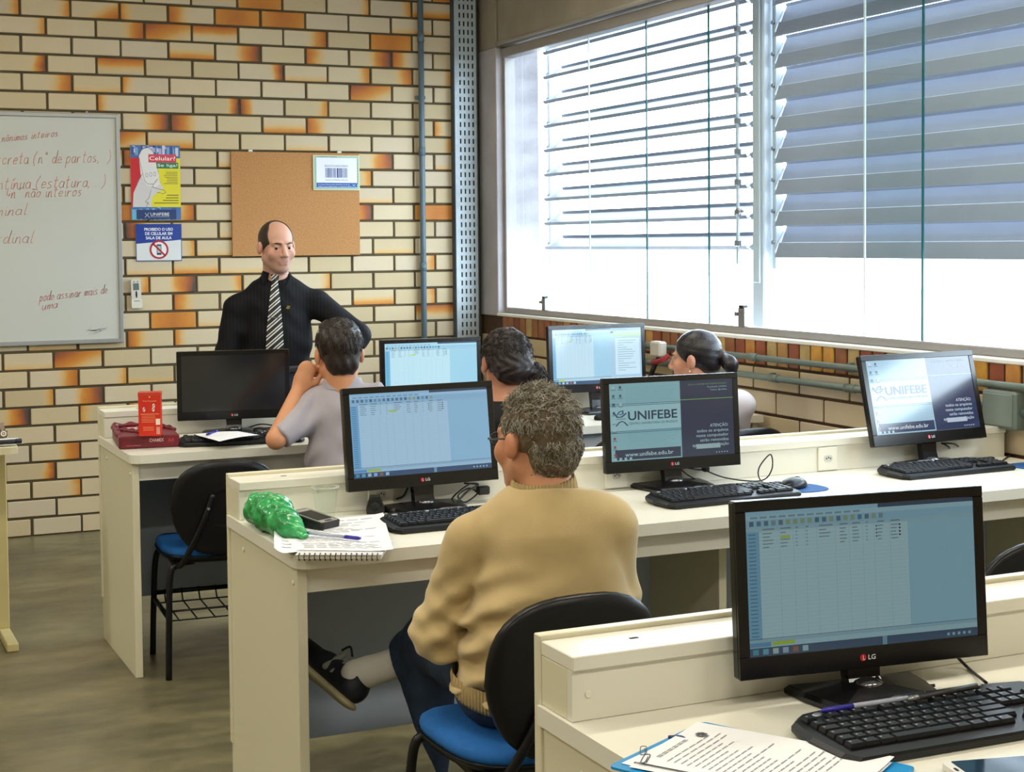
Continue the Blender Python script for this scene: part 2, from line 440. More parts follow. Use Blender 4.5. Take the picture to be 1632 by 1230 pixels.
for row in range(0, 35):
    z0, z1 = row*BH+JT/2, (row+1)*BH-JT/2
    k = -18.0 if row % 2 == 0 else -17.5
    while k*BW < XMAX:
        x0, x1 = k*BW+JT/2, min((k+1)*BW-JT/2, XMAX)
        if x1-x0 > .03 and z1 < CEIL:
            pp = proj([[x0, 0, z0], [x1, 0, z1]]); inside = pp[1, 0] > 0 and pp[0, 0] < 1632 and pp[0, 1] > 0 and pp[1, 1] < 1230
            ar = max(0, min(pp[1, 0], 1632)-max(pp[0, 0], 0))*max(0, min(pp[0, 1], 1230)-max(pp[1, 1], 0)) if inside else 0
            if ar > 90 and not hidden(x0, x1, z0, z1): cand.append((ar, row, k, x0, x1, z0, z1))
            else: rest.box(x0, x1, random.uniform(-.002, .001), .02, z0, z1)
        k += 1
cand.sort(reverse=True)
for i, (ar, row, k, x0, x1, z0, z1) in enumerate(cand):
    if i >= 298: rest.box(x0, x1, 0, .02, z0, z1); continue
    kind = burn.get((row, k)) or random.choice('0'*22+'rlb')
    full = abs((x1-x0)-(BW-JT)) < 1e-6
    if full: me = BR[kind]
    else:
        key = (kind, round(x1-x0, 3))
        if key not in half_mesh: half_mesh[key] = brick_mesh(x1-x0, BH-JT, .02, BR[kind].materials[0], key)
        me = half_mesh[key]
    o = link('brick', me, wf); o.location = ((x0+x1)/2+random.uniform(-.0015, .0015), random.uniform(-.002, .002), (z0+z1)/2+random.uniform(-.001, .001))
o = rest.build('brick_field', BR['0'].materials[0], wf); o['kind'] = 'stuff'

# ------------------------------------------------------------------ window wall: low brick wall with a soldier course
wr = struct(MB().box(XW+.007, XW+.17, YB, .0, 0, 1.074).build('wall_right', mortar_r))
sold_c = {'c': (186, 158, 104), 'o': (188, 130, 66), 'r': (150, 80, 54), 'y': (204, 150, 62), 'b': (150, 96, 62), 't': (190, 142, 84), 'k': (120, 66, 42)}
sold_m = {}
for kx, c in sold_c.items():
    t = NT('soldier_brick_'+kx); rnd = t.n('ShaderNodeObjectInfo').outputs['Random']
    v = t.n('ShaderNodeVectorMath', operation='ADD'); t.l(t.coord(), v.inputs[0]); cm = t.n('ShaderNodeCombineXYZ'); t.l(t.math('MULTIPLY', rnd, 50.0), cm.inputs[0]); t.l(cm.outputs[0], v.inputs[1])
    r = t.ramp([(.3, tuple(x*.72 for x in lin(c))), (.7, tuple(min(1, x*1.12) for x in lin(c)))]); t.l(t.noise(14, 4, v.outputs[0]), r.inputs[0]); t.l(r.outputs[0], t.b.inputs['Base Color'])
    t.b.inputs['Roughness'].default_value = .5; sold_m[kx] = t.m
SP, YS, ZS0, ZS1 = .07707, -2.7614, .972, 1.084
me_s = {kx: brick_mesh(SP-.012, ZS1-ZS0-.006, .06, m, kx, 'x') for kx, m in sold_m.items()}
known = dict(zip(range(0, 24), 'orctrcyybcrrcrtrycoryrorc')); known.update({-1: 'r', -2: 'b', -3: 'c', -4: 'o', -5: 'r', 18: 'y', 19: 'r', 20: 'o', 21: 't'})
for m in range(-32, 32):
    kx = known.get(m) or random.choice('rbbkrctobk')
    o = link('brick', me_s[kx], wr); o.location = (XW+random.uniform(-.002, .002), YS-SP*(m+.5), (ZS0+ZS1)/2+.001)
st = MB()
for m in range(32, 110): st.box(XW, XW+.06, YS-SP*(m+1)+.006, YS-SP*m-.006, ZS0+.003, ZS1)
o = st.build('soldier_course', sold_m['t'], wr); o['kind'] = 'stuff'
RB = .3244
wide = {kx: brick_mesh(RB-.012, .098-.012, .06, m, kx, 'x') for kx, m in (('c', brick_mat('right_brick', None)), ('o', brick_mat('right_brick_burnt', 'R', .3, .5)), ('y', sold_m['y']))}
st = MB()
for row in range(0, 10):
    zt = .970-row*.098
    if zt-.098 < -.02: break
    y = -2.8215+RB*9 if row % 2 == 0 else -2.985+RB*9
    for k in range(45):
        ya, yb = y-RB*k-.006, y-RB*(k+1)+.006
        if ya < YB+.3: break
        if ya > -.02: ya = -.02
        if ya-yb < .04: continue
        pp = proj([[XW, (ya+yb)/2, zt-.05]])[0]
        if row < 6 and 700 < pp[0] < 1700 and pp[1] < 800 and ya-yb > RB-.02:
            kx = 'y' if pp[0] > 1590 and row == 2 else random.choice('cccco')
            o = link('brick', wide[kx], wr); o.location = (XW+random.uniform(-.002, .002), (ya+yb)/2, zt-.049)
        else: st.box(XW, XW+.06, yb, ya, max(.003, zt-.092), zt-.006)
o = st.build('brick_field', wide['c'].materials[0], wr); o['kind'] = 'stuff'
# sill, corner column and lintel beam
struct(MB().box(XW-.004, XW+.20, YB, -.235, 1.074, 1.09, .003).build('trim_1', mat('sill_paint', (236, 236, 232), .35)))
struct(MB().box(XW, XW+.17, -.245, .0, 1.074, 2.58, .004).build('trim_2', conc_l))  # lower column: window light put in as a paler concrete
struct(MB().box(XW, XW+.17, -.245, .0, 2.58, CEIL, .004).build('trim_4', conc_m))
struct(MB().box(XW, XW+.17, YB, -6.0, 1.09, 2.60).build('wall_glare_blocker', white_wall))  # unseen infill added to block sky reflections in the monitors
bm_ = struct(MB().box(XW-.004, XW+.22, YB, -.285, 2.60, CEIL, .006).build('wall_lintel', conc_m))
MB().tube([(XW-.002, -.26, 2.597), (XW-.002, -6, 2.597)], .012, 8).build('bead', mat('bead_paint', (176, 170, 162), .6), bm_)
struct(MB().box(XW+.02, XW+.22, -.285, .0, 2.58, CEIL).build('trim_3', conc_m))
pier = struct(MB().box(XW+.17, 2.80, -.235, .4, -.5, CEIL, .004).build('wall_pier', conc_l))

# ------------------------------------------------------------------ window: frame, sliding glass leaves, latches
def thin_glass():
    m = bpy.data.materials.new('window_glass'); m.use_nodes = True; t = m.node_tree; t.nodes.clear()
    o = t.nodes.new('ShaderNodeOutputMaterial'); a = t.nodes.new('ShaderNodeBsdfTransparent'); g = t.nodes.new('ShaderNodeBsdfGlossy'); mx = t.nodes.new('ShaderNodeMixShader'); fr = t.nodes.new('ShaderNodeFresnel')
    a.inputs[0].default_value = (.94, .975, .975, 1); g.inputs['Roughness'].default_value = .02; fr.inputs[0].default_value = 1.25
    ge = t.nodes.new('ShaderNodeNewGeometry'); iv = t.nodes.new('ShaderNodeMath'); iv.operation = 'SUBTRACT'; iv.inputs[0].default_value = 1.0; ml = t.nodes.new('ShaderNodeMath'); ml.operation = 'MULTIPLY'; t.links.new(ge.outputs['Backfacing'], iv.inputs[1]); t.links.new(iv.outputs[0], ml.inputs[0]); t.links.new(fr.outputs[0], ml.inputs[1]); t.links.new(ml.outputs[0], mx.inputs[0]); t.links.new(a.outputs[0], mx.inputs[1]); t.links.new(g.outputs[0], mx.inputs[2]); t.links.new(mx.outputs[0], o.inputs[0]); return m
glass_m = thin_glass()
edge_m = mat('glass_edge_teal', (30, 92, 100), .2); edge_w = mat('glass_edge_pale', (225, 235, 240), .2)
win = bpy.data.objects.new('window_1', None); COL.objects.link(win); struct(win)
W0, W1, ZB, ZT = -.245, -6.0, 1.09, 2.575
fr = MB()
fr.box(XW+.048, XW+.105, W1, W0, ZB, ZB+.032, .004); fr.box(XW+.030, XW+.105, W1, W0, 2.522, ZT, .004); fr.box(XW+.040, XW+.105, W0-.028, W0, ZB, ZT, .004)
fr.build('window_frame', alu_m, win)
for i, (a, b, xo, ea, eb) in enumerate([(-.27, -1.83, .036, None, edge_m), (-1.215, -2.355, .052, edge_w, edge_m), (-2.345, -3.815, .036, None, edge_m), (-3.46, -5.98, .052, edge_w, None)]):
    xo += .028; p = MB().box(XW+xo, XW+xo+.001, b, a, ZB+.03, 2.53).build('pane', glass_m, win)
    for yy, mm in ((a, ea), (b, eb)):
        if mm: MB().box(XW+xo-.002, XW+xo+.004, yy-.004, yy+.004, ZB+.03, 2.53).build('glass_edge', mm, p)
chrome = mat('latch_metal', (150, 154, 160), .3, .8); black_pl = mat('black_plastic', (24, 25, 28), .38, var=(40, .1))
for yy, s in ((-.73, 1.25), (-2.66, 1.5)):
    M_ = Matrix.Translation((XW+.058, yy, ZB+.03))
    l = MB().box(-.012, .012, -.016*s, .016*s, 0, .055*s, .004, M=M_).box(-.018, .004, .016*s, .03*s, .03*s, .042*s, .003, M=M_).build('latch', chrome, win)
    MB().box(-.014, .014, -.013*s, .010*s, .055*s, .062*s, .002, M=M_).build('latch_cap', black_pl, l)
kn = MB().lathe([(.006, 0), (.006, .012), (.014, .014), (.015, .026), (.010, .03)], 14, M=Matrix.Translation((XW+.064, -2.65, 1.612)) @ Matrix.Rotation(R(-90), 4, 'Y')).build('knob', chrome, win)

# ------------------------------------------------------------------ louvre banks outside the glass
lv_m = mat('louvre_grey_steel', (148, 153, 166), .45, .0, var=(5, .05)); lv_d = mat('louvre_bracket', (196, 204, 214), .4, .2)
XLV, PZ, ZL0 = 2.86, .137, 1.42
def bank(label, y0, y1, ang, n, prof, group):
    t = thing('louvre_bank', label, 'louver', (XLV, (y0+y1)/2, ZL0), 0, group); L = (y0-y1)/2
    ca, sa = math.cos(ang), math.sin(ang)
    pts = [(a*ca-b*sa, a*sa+b*ca) for a, b in prof]
    up = [(p[0], p[1]) for p in pts]; th = .004
    nrm = [(-sa*th, ca*th)]*len(pts)
    loop = up+[(p[0]+q[0], p[1]+q[1]) for p, q in zip(reversed(up), nrm)]
    mb = MB()
    v = [(x, -L, z) for x, z in loop]+[(x, L, z) for x, z in loop]; nn = len(loop); h = len(up)
    f = [(i, (i+1) % nn, nn+(i+1) % nn, nn+i) for i in range(nn)]
    for i in range(h-1): f += [(i, i+1, nn-2-i, nn-1-i), (nn+nn-1-i, nn+nn-2-i, nn+i+1, nn+i)]
    me = mb.add(v, f).mesh('blade'); me.materials.append(lv_m)
    br = MB().prism([(-.052*ca-.012*sa, -.052*sa+.012*ca), (.052*ca-.012*sa, .052*sa+.012*ca), (.052*ca+.012*sa, .052*sa-.012*ca), (-.052*ca+.012*sa, -.052*sa-.012*ca)], -.002, .002, 'y').mesh('bracket'); br.materials.append(lv_d)
    for i in range(n):
        o = link('blade', me, t); o.location = (0, 0, PZ*(i+.42))
        for sgn in (-1, 1):
            o = link('bracket', br, t); o.location = (0, sgn*(L+.006), PZ*(i+.42))
    for sgn in (-1, 1):
        p = MB().box(-.02, .02, sgn*(L+.028)-.014, sgn*(L+.028)+.014, -.06, PZ*n+.1, .003).build('post', lv_d, t)
        b = MB()
        for i in range(n): b.lathe([(.009, -.03), (.009, -.018)], 8, M=Matrix.Translation((0, sgn*(L+.028), PZ*(i+.42))) @ Matrix.Rotation(R(90), 4, 'Y'))
        b.build('bolt', chrome, p)['kind'] = 'stuff'
    return t
flatprof = [(-.066, .016), (-.064, .0), (.064, .0), (.066, .014)]
foldprof = [(-.080, .012), (-.074, .0), (-.008, .007), (.0, -.002), (.072, .002), (.082, .012)]
bank('open white louvre bank beside the concrete pier, daylight between its blades', -.30, -2.37, R(30), 10, flatprof, 'louvre banks outside the glass')
bank('nearly closed grey louvre bank with overlapping folded blades', -2.55, -5.9, R(64), 10, foldprof, 'louvre banks outside the glass')
rod = thing('louvre_rod', 'thin vertical actuating rod beside the open louvre bank', 'rod', (2.79, -2.31, 1.38))
MB().box(-.006, .006, -.008, .008, 0, 1.45, .002).build('bar', lv_d, rod)
pv = MB()
for i in range(10): pv.box(-.010, .010, -.016, .016, .08+PZ*i, .11+PZ*i, .004)
pv.build('pivot', chrome, rod)['kind'] = 'stuff'
post = tag(MB().box(2.80, 2.86, -2.50, -2.41, -.4, 2.75, .006).box(2.79, 2.80, -2.48, -2.43, 1.3, 2.75, .002).build('louvre_post', lv_d), 'wide steel post standing between the two louvre banks', 'post')

# ------------------------------------------------------------------ outdoors, over-bright
ground = struct(MB().box(3.2, 90, -60, 60, -3.6, -3.5).build('ground', mat('pale_paving', (190, 188, 182), .9, var=(.3, .05))))
leaf = mat('hazy_foliage', (176, 196, 184), .8, var=(3, .3))  # leaf colour paled so that outdoor haze is painted in
def crown(name, c, rs, label):
    t = thing(name, label, 'tree', (c[0], c[1], -3.5), 0, 'trees beyond the window')
    s = SDF(.3); rr = random.Random(int(c[0]*10))
    for k in range(9):
        s.ell((rr.uniform(-1, 1)*rs[0]*.6, rr.uniform(-1, 1)*rs[0]*.6, c[2]+3.5+rr.uniform(-.6, .6)*rs[1]), (rs[0]*.5, rs[0]*.5, rs[1]*.5))
    s.cap((0, 0, c[2]+3.5-rs[1]*.5), (0, 0, c[2]+3.5+rs[1]*.3), rs[0]*.4)
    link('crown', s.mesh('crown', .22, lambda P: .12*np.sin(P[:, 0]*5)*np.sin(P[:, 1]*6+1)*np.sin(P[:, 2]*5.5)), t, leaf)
    MB().tube([(0, 0, 0), (.05, .05, c[2]+3.2)], [.2, .12], 8).build('trunk', mat('hazy_bark', (150, 140, 130), .9), t)
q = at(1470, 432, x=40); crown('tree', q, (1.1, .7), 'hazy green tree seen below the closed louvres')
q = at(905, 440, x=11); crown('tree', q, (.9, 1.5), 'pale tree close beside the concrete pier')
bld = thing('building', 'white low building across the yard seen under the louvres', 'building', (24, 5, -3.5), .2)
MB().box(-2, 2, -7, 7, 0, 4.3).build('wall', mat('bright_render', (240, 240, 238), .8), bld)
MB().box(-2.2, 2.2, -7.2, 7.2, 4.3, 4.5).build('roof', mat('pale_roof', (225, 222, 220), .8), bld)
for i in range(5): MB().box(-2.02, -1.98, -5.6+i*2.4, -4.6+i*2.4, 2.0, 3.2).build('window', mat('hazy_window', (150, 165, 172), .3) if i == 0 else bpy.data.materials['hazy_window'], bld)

# ------------------------------------------------------------------ luminaires on the ceiling
for i, (lx, ly) in enumerate(LUM):
    t = thing('ceiling_luminaire', 'white batten luminaire with two fluorescent tubes under the ceiling', 'lamp', (lx, ly, CEIL), 0, 'ceiling luminaires')
    MB().prism([(-.62, 0), (.62, 0), (.62, -.045), (-.62, -.045)], -.14, .14, 'y').build('housing', lum_white, t)
    for s in (-.07, .07): MB().tube([(-.6, s, -.062), (.6, s, -.062)], .013, 10).build('tube', tube_e.m, t)

# ------------------------------------------------------------------ perforated cable tray in the corner, conduits
tr = thing('cable_tray', 'galvanised perforated cable tray running up the corner of the brick wall', 'cable tray', (2.36, 0, 0))
mb = MB(); w = .135; ncol = 4; zt = 0.0; rows = int((CEIL-.02)/.0475)
xs = [0, .030]+sum([[.030+i*.0262, .030+i*.0262+.008] for i in range(1, 1)], [])
xb = [0.0]
for i in range(ncol): xb += [.034+i*.0262-.0045, .034+i*.0262+.0045]
xb.append(w); zb = [0.0]
for r in range(rows): zb += [.0475*r+.010, .0475*r+.038]
zb.append(CEIL-.005); vv = [(x, -.05, z) for z in zb for x in xb]; n = len(xb); ff = []
for j in range(len(zb)-1):
    for i in range(n-1):
        if i % 2 == 1 and j % 2 == 1: continue
        ff.append((j*n+i, j*n+i+1, (j+1)*n+i+1, (j+1)*n+i))
mb.add(vv, ff)
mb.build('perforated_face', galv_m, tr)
sd = mat('tray_side', (70, 84, 98), .5, .3)
MB().box(-.004, 0, -.052, .004, 0, CEIL-.005).box(w, w+.006, -.052, .004, 0, CEIL-.005).box(0, w, -.006, 0, 0, CEIL-.005).build('tray_side', sd, tr)
MB().box(0, w, -.047, -.046, 0, CEIL-.005).build('slot_shade_sheet', dark_m, tr)  # dark sheet added behind the slots to paint in their shade
pp = thing('wall_pipe', 'thin grey-blue conduit pipe running up the front brick wall', 'pipe', (2.165, -.03, 0))
MB().tube([(0, 0, 0), (0, 0, CEIL-.005)], .0165, 12).build('pipe', pipe_m, pp)
for z in (.5, 1.33, 1.98, 2.62): MB().tube([(0, 0, z), (0, 0, z+.05)], .0195, 12).build('coupling', pipe_m, pp)
for z in (.9, 2.3): MB().box(-.03, .03, .012, .03, z, z+.02, .003).build('clip', pipe_m, pp)
for zc, y0, y1, lab in ((1.008, -1.75, -6.0, 'upper grey-green conduit running along the window wall over the soldier bricks'), (.932, -1.75, -4.25, 'lower grey-green conduit running along the window wall below its twin'), (.925, -4.43, -6.0, 'short grey-green conduit leaving the junction box near the yellow brick')):
    t = thing('wall_conduit', lab, 'conduit', (XW-.035, 0, zc))
    MB().tube([(0, y0, 0), (0, y1, 0)], .0125 if zc > 1 else .0135, 12).build('pipe', conduit_m, t)
    for k in range(5):
        yy = y0-.25-k*(abs(y1-y0)/5); MB().tube([(0, yy, 0), (0, yy-.06, 0)], .0165, 12).build('coupling', conduit_m, t)
    for k in range(3):
        yy = y0-.5-k*(abs(y1-y0)/3.4); MB().box(.010, .034, yy-.008, yy+.008, -.018, .018, .002).build('clip', conduit_m, t)
def jbox(y, z, sy, sz, label, face=True, depth=.06):
    t = thing('junction_box', label, 'electrical box', (XW, y, z), 0, 'grey boxes on the conduits')
    MB().box(-depth, -.002, -sy/2, sy/2, -sz/2, sz/2, .008).build('body', conduit_m, t)
    MB().box(-depth-.004, -depth+.001, -sy*.42, sy*.42, -sz*.42, sz*.42, .002).build('cover', mat('box_cover', (120, 132, 126), .5) if 'box_cover' not in bpy.data.materials else bpy.data.materials['box_cover'], t)
    return t
jbox(-4.34, .93, .16, .125, 'grey-green junction box on the conduit behind the tilted monitor')
b1 = jbox(-1.62, .985, .12, .10, 'grey box with pale plug on the wall beside the ponytail', depth=.08)
b2 = jbox(-1.66, .86, .17, .12, 'grey outlet box with red wire below the white plug box', depth=.07)
q = at(1052, 556, x=XW-.09)
pl = thing('wall_plug', 'pale plug adapter pushed into the grey box on the window wall', 'plug', tuple(q))
MB().box(-.03, .012, -.045, .045, -.035, .035, .008).build('body', mat('plug_white', (196, 192, 184), .45), pl)
MB().tube(bez([(0, 0, -.03), (-.02, .02, -.08), (-.03, .05, -.15)], 6), .012, 8).build('cable', black_pl, pl)
tag(MB().tube(bez([at(1040, 578, x=XW-.11), at(1055, 574, x=XW-.13), at(1066, 566, x=XW-.11)], 8), .012, 8).build('red_wire', mat('red_wire', (150, 34, 44), .5)), 'short loop of red wire hanging at the grey outlet box', 'wire')
# ------------------------------------------------------------------ wall hangings
HAND = {'a': [[(.38, .42), (.2, .5), (.04, .36), (.04, .12), (.2, 0), (.36, .12), (.4, .46), (.4, .08), (.5, 0)]], 'c': [[(.38, .4), (.2, .5), (.03, .3), (.08, .06), (.24, 0), (.42, .1)]],
 'd': [[(.36, .4), (.18, .48), (.02, .25), (.1, .02), (.3, .06), (.38, .4), (.42, 1), (.4, .1), (.5, 0)]], 'e': [[(.04, .24), (.36, .28), (.3, .46), (.14, .48), (.03, .26), (.12, .02), (.4, .08)]],
 'i': [[(.12, .48), (.14, .06), (.26, 0)], [(.12, .7), (.14, .74)]], 'l': [[(.12, 1), (.12, .1), (.24, 0)]], 'm': [[(.04, .48), (.06, 0), (.1, .34), (.22, .48), (.28, .3), (.28, 0), (.34, .36), (.46, .48), (.52, .3), (.54, 0)]],
 'n': [[(.05, .48), (.06, 0), (.1, .34), (.26, .48), (.34, .3), (.36, .04), (.44, 0)]], 'o': [[(.22, .5), (.05, .34), (.07, .08), (.24, 0), (.38, .16), (.36, .4), (.22, .5), (.4, .46)]],
 'p': [[(.06, .48), (.04, -.4)], [(.05, .36), (.2, .5), (.38, .34), (.32, .06), (.14, 0), (.06, .1)]], 'r': [[(.05, .48), (.08, 0), (.1, .3), (.22, .46), (.36, .44)]], 's': [[(.34, .46), (.14, .48), (.08, .34), (.3, .2), (.3, .04), (.06, .02)]],
 't': [[(.18, .9), (.16, .1), (.3, 0)], [(.02, .58), (.36, .62)]], 'u': [[(.05, .48), (.06, .1), (.2, 0), (.34, .14), (.38, .48), (.38, .06), (.48, 0)]], 'v': [[(.03, .48), (.18, 0), (.36, .5)]], 'x': [[(.04, .48), (.36, 0)], [(.36, .48), (.04, 0)]],
 '(': [[(.3, 1.0), (.1, .6), (.08, .2), (.26, -.2)]], ')': [[(.08, 1.0), (.28, .6), (.28, .2), (.08, -.2)]], ',': [[(.1, .06), (.04, -.14)]], '.': [[(.1, 0), (.13, .03)]], '\u00ba': [[(.16, .9), (.06, .78), (.18, .68), (.26, .8), (.16, .9)]],
 '>': [[(.1, .9), (.1, .3), (.4, .3), (.28, .42)], [(.4, .3), (.28, .18)]], '~': [[(.06, .66), (.16, .74), (.26, .66), (.36, .74)]], '^': [[(.1, .64), (.2, .8), (.3, .64)]], "'": [[(.16, .66), (.3, .86)]]}
def handwrite(fl, s, x, y, h, col, slope=0.0, w=.0035, sl=.12, fit=None):
    def adv(c): return .30 if c in "i.,l" else .64 if c == 'm' else .34 if c == ' ' else .0 if c in "~^'" else .54
    tot = sum(adv(c) for c in s); sx = h if fit is None else fit/tot
    cx = 0.0; rr = random.Random(len(s)); px = 0
    for c in s:
        base = px if c in "~^'" else cx
        for st in HAND.get(c, []):
            P = [tuple(p) for p in bez([(a+rr.uniform(-.02, .02), b+rr.uniform(-.02, .02), 0) for a, b in st], 3)] if len(st) > 2 else [(a, b, 0) for a, b in st]
            fl.stroke([(x+(base+p[0]+sl*p[1])*sx, y+p[1]*h+slope*(base+p[0])*sx) for p in P], w, col, 1)
        if c not in "~^'": px = cx; cx += adv(c)
X0, X1, Z0, Z1 = -2.4, .482, .985, 2.172
wbd = thing('whiteboard', 'large whiteboard with faint red handwriting in an aluminium frame', 'whiteboard', (0, -.018, 0))
wb_m = mat('whiteboard_enamel', (196, 198, 192), .28, var=(1.2, .03))
MB().box(X0, X1-.012, -.004, .016, Z0+.012, Z1-.012).build('panel', wb_m, wbd)
f_ = MB().box(X0, X1, -.012, .018, Z1-.022, Z1, .003).box(X0, X1, -.012, .018, Z0, Z0+.022, .003).box(X1-.022, X1, -.0125, .018, Z0, Z1, .003)
fo = f_.build('frame', mat('board_aluminium', (170, 172, 172), .35, .5), wbd)
MB().box(X1-.17, X1-.16, -.006, .0, Z1, Z1+.012).build('hanger', chrome, fo)
fl = Flat(lambda x, y, l: (x, -.0045-l*.0003, y))
red = (212, 104, 100)
def wpos(px, py): q = at(px, py, y=-.02); return q[0], q[2]
for s_, a, b, hpx in (("no^nimos inteiros", (2, 226), (93, 217), 14), ("screta (n\u00ba de partos,  )", (-6, 262), (178, 258), 22), ("onti'nua (estatura,...)", (-14, 302), (170, 297), 22),
                     (">n\u00ba na~o inteiros", (8, 316), (131, 312), 20), ("ominal", (-22, 345), (42, 342), 20), ("ordinal", (-20, 388), (53, 387), 22), (". pode assinar mais de", (55, 481), (172, 467), 17), ("uma", (66, 494), (92, 490), 16)):
    (xa, za), (xb_, zb_) = wpos(*a), wpos(*b)
    handwrite(fl, s_, xa, za, hpx*.0029, red, (zb_-za)/(xb_-xa), .0023, fit=xb_-xa, sl=.28)
xa, za = wpos(145, 530)
for k in range(9): fl.stroke([(xa+random.uniform(-.03, .05), za+random.uniform(-.01, .02)), (xa+random.uniform(.0, .09), za+random.uniform(0, .03))], .003, (176, 178, 174), 1)
fl.build('handwriting', print_mat, wbd)

def flat_thing(name, label, cat, p0, p1, thick=.003, y=-.004, m=None, rz=0):
    """thin board on the front wall between two pixels (top-left, bottom-right)"""
    a, b = at(*p0, y=y), at(*p1, y=y); w, h = b[0]-a[0], a[2]-b[2]
    t = thing(name, label, cat, ((a[0]+b[0])/2, y, b[2])); t.rotation_euler = (0, rz, 0)
    MB().box(-w/2, w/2, -thick, 0, 0, h, min(.001, thick/3)).build('board', m or mat(name+'_card', (235, 235, 230), .5), t)
    return t, w, h, Flat(lambda x, z, l: ((x-.5)*w, -thick-.0004-l*.0003, z*h))
# poster about phones
t, w, h, fl = flat_thing('poster', 'tall poster Celular? Se liga! with a hand gripping a phone', 'poster', (207, 231), (288.5, 350))
rr = random.Random(3)
fl.rect(0, 0, 1, 1, (70, 110, 170), 0)
for k in range(40):
    x = rr.random()*.94; fl.rect(x, .83+rr.random()*.11, x+.06, .95+rr.random()*.05, rr.choice([(60, 90, 150), (120, 160, 205), (170, 170, 215), (40, 60, 130), (200, 205, 225)]), 1+k*.03)
for k in range(26):
    x = rr.random()*.94; fl.rect(x, .0, x+.06, .05+rr.random()*.12, rr.choice([(60, 90, 150), (120, 170, 215), (90, 190, 215), (40, 60, 130)]), 1+k*.03)
fl.rect(0, .17, .3, .83, (196, 36, 48), 2.5); fl.rect(.3, .17, 1, .83, (222, 212, 50), 2.5)
fl.poly([(.03, .17), (.05, .36), (.16, .52), (.24, .62), (.17, .84), (.22, .93), (.36, .97), (.46, .92), (.56, .64), (.58, .50), (.66, .42), (.52, .36), (.42, .30), (.40, .17)], (206, 204, 206), 3)
fl.poly([(.20, .60), (.17, .86), (.24, .94), (.36, .97), (.46, .91), (.56, .62), (.58, .48), (.5, .44), (.32, .46)], (222, 220, 222), 4)
for pts in ([(.17, .84), (.24, .62), (.28, .52), (.34, .48), (.46, .48), (.54, .55), (.5, .52), (.42, .44)], [(.42, .44), (.52, .42), (.66, .40), (.7, .37), (.64, .35), (.52, .37)], [(.40, .40), (.36, .30), (.28, .24), (.36, .21)], [(.17, .86), (.24, .95), (.36, .97), (.46, .91), (.56, .63)], [(.10, .48), (.18, .56), (.24, .62)], [(.3, .17), (.34, .24)]):
    fl.stroke(pts, .007, (110, 106, 110), 5)
for k in range(3): fl.ring(.32+k*.08, .60+k*.008, .022, .03, (150, 148, 152), 5, 10)
fl.rect(.36, .77, .92, .88, (208, 70, 92), 6); fl.text('Celular?', .64, .80, .055, (250, 245, 240), 7, 'c', .52)
fl.rect(.52, .69, .96, .77, (44, 120, 84), 6); fl.text('Se liga!', .74, .715, .04, (235, 245, 235), 7, 'c', .40)
for k in range(8): x = rr.uniform(.66, .74); fl.stroke([(x, .64-k*.022), (.94, .64-k*.022)], .009, (150, 140, 60), 6)
for k, x in enumerate((.72, .70, .64, .46)): fl.stroke([(x, .33-k*.035), (.95, .33-k*.035)], .012, (120, 104, 50), 6)
fl.rect(.10, .01, .9, .135, (38, 60, 110), 6); fl.text('UNIFEBE', .38, .055, .042, (235, 238, 245), 7, 'l', .38)
fl.stroke([(.27, .09), (.31, .06), (.35, .095)], .012, (160, 170, 190), 7); fl.stroke([(.27, .03), (.31, .065), (.36, .03)], .012, (160, 170, 190), 7); fl.stroke([(.38, .04), (.76, .04)], .006, (170, 180, 200), 7)
fl.build('poster_print', gloss_print, t)
# phone ban sign
t, w, h, fl = flat_thing('ban_sign', 'blue and white sign forbidding phones in class, crossed-out phone in a red ring', 'sign', (215.5, 357), (290, 415.5))
fl.rect(0, 0, 1, 1, (36, 62, 132), 0); fl.rect(.015, .02, .985, .98, (214, 218, 222), 1); fl.poly([(.015, .98), (.015, .47), (.985, .57), (.985, .98)], (30, 62, 150), 2)
for k, s_ in enumerate(('PROIBIDO O USO', 'DE CELULAR EM', 'SALA DE AULA')): fl.text(s_, .5, .82-k*.115, .078, (240, 242, 245), 3, 'c', .62-.03*k, True)
cx, cy = .5, .31
def ell_ring(r0, r1, col, l):
    for k in range(32):
        a, b = 2*math.pi*k/32, 2*math.pi*(k+1)/32; e = w/h
        fl.poly([(cx+r0*math.cos(a), cy+r0*e*math.sin(a)), (cx+r1*math.cos(a), cy+r1*e*math.sin(a)), (cx+r1*math.cos(b), cy+r1*e*math.sin(b)), (cx+r0*math.cos(b), cy+r0*e*math.sin(b))], col, l)
ell_ring(0, .2, (226, 228, 232), 3); fl.rect(.45, .17, .55, .45, (44, 44, 52), 4); fl.rect(.462, .22, .538, .41, (170, 190, 200), 5)
fl.stroke([(.38, .46), (.62, .16)], .042, (176, 36, 52), 6); ell_ring(.165, .205, (176, 36, 52), 6)
fl.build('sign_print', gloss_print, t)
# cork board and paper
cork_t = NT('cork'); cn = cork_t.noise(160, 5, cork_t.coord()); cr_ = cork_t.ramp([(.35, lin((168, 118, 70))), (.65, lin((190, 140, 88)))]); cork_t.l(cn, cr_.inputs[0]); cork_t.l(cr_.outputs[0], cork_t.b.inputs['Base Color']); cork_t.b.inputs['Roughness'].default_value = .85; cork_t.bump(cn, .4, .002)
t, w, h, fl = flat_thing('cork_board', 'plain tan cork board hanging on the brick wall behind the teacher', 'cork board', (367, 241.5), (573, 406), .012, -.006, cork_t.m)
for xx in (-w/2+.11, w/2-.31+.2): MB().box(xx-.012, xx+.012, -.006, .002, h, h+.012, .002).build('hanger', lum_white, t)
t, w, h, fl = flat_thing('notice_paper', 'framed paper notice with a barcode pinned to the cork board', 'notice', (498, 247), (573, 303.5), .006, -.0185, mat('frame_cream', (206, 206, 168), .5))
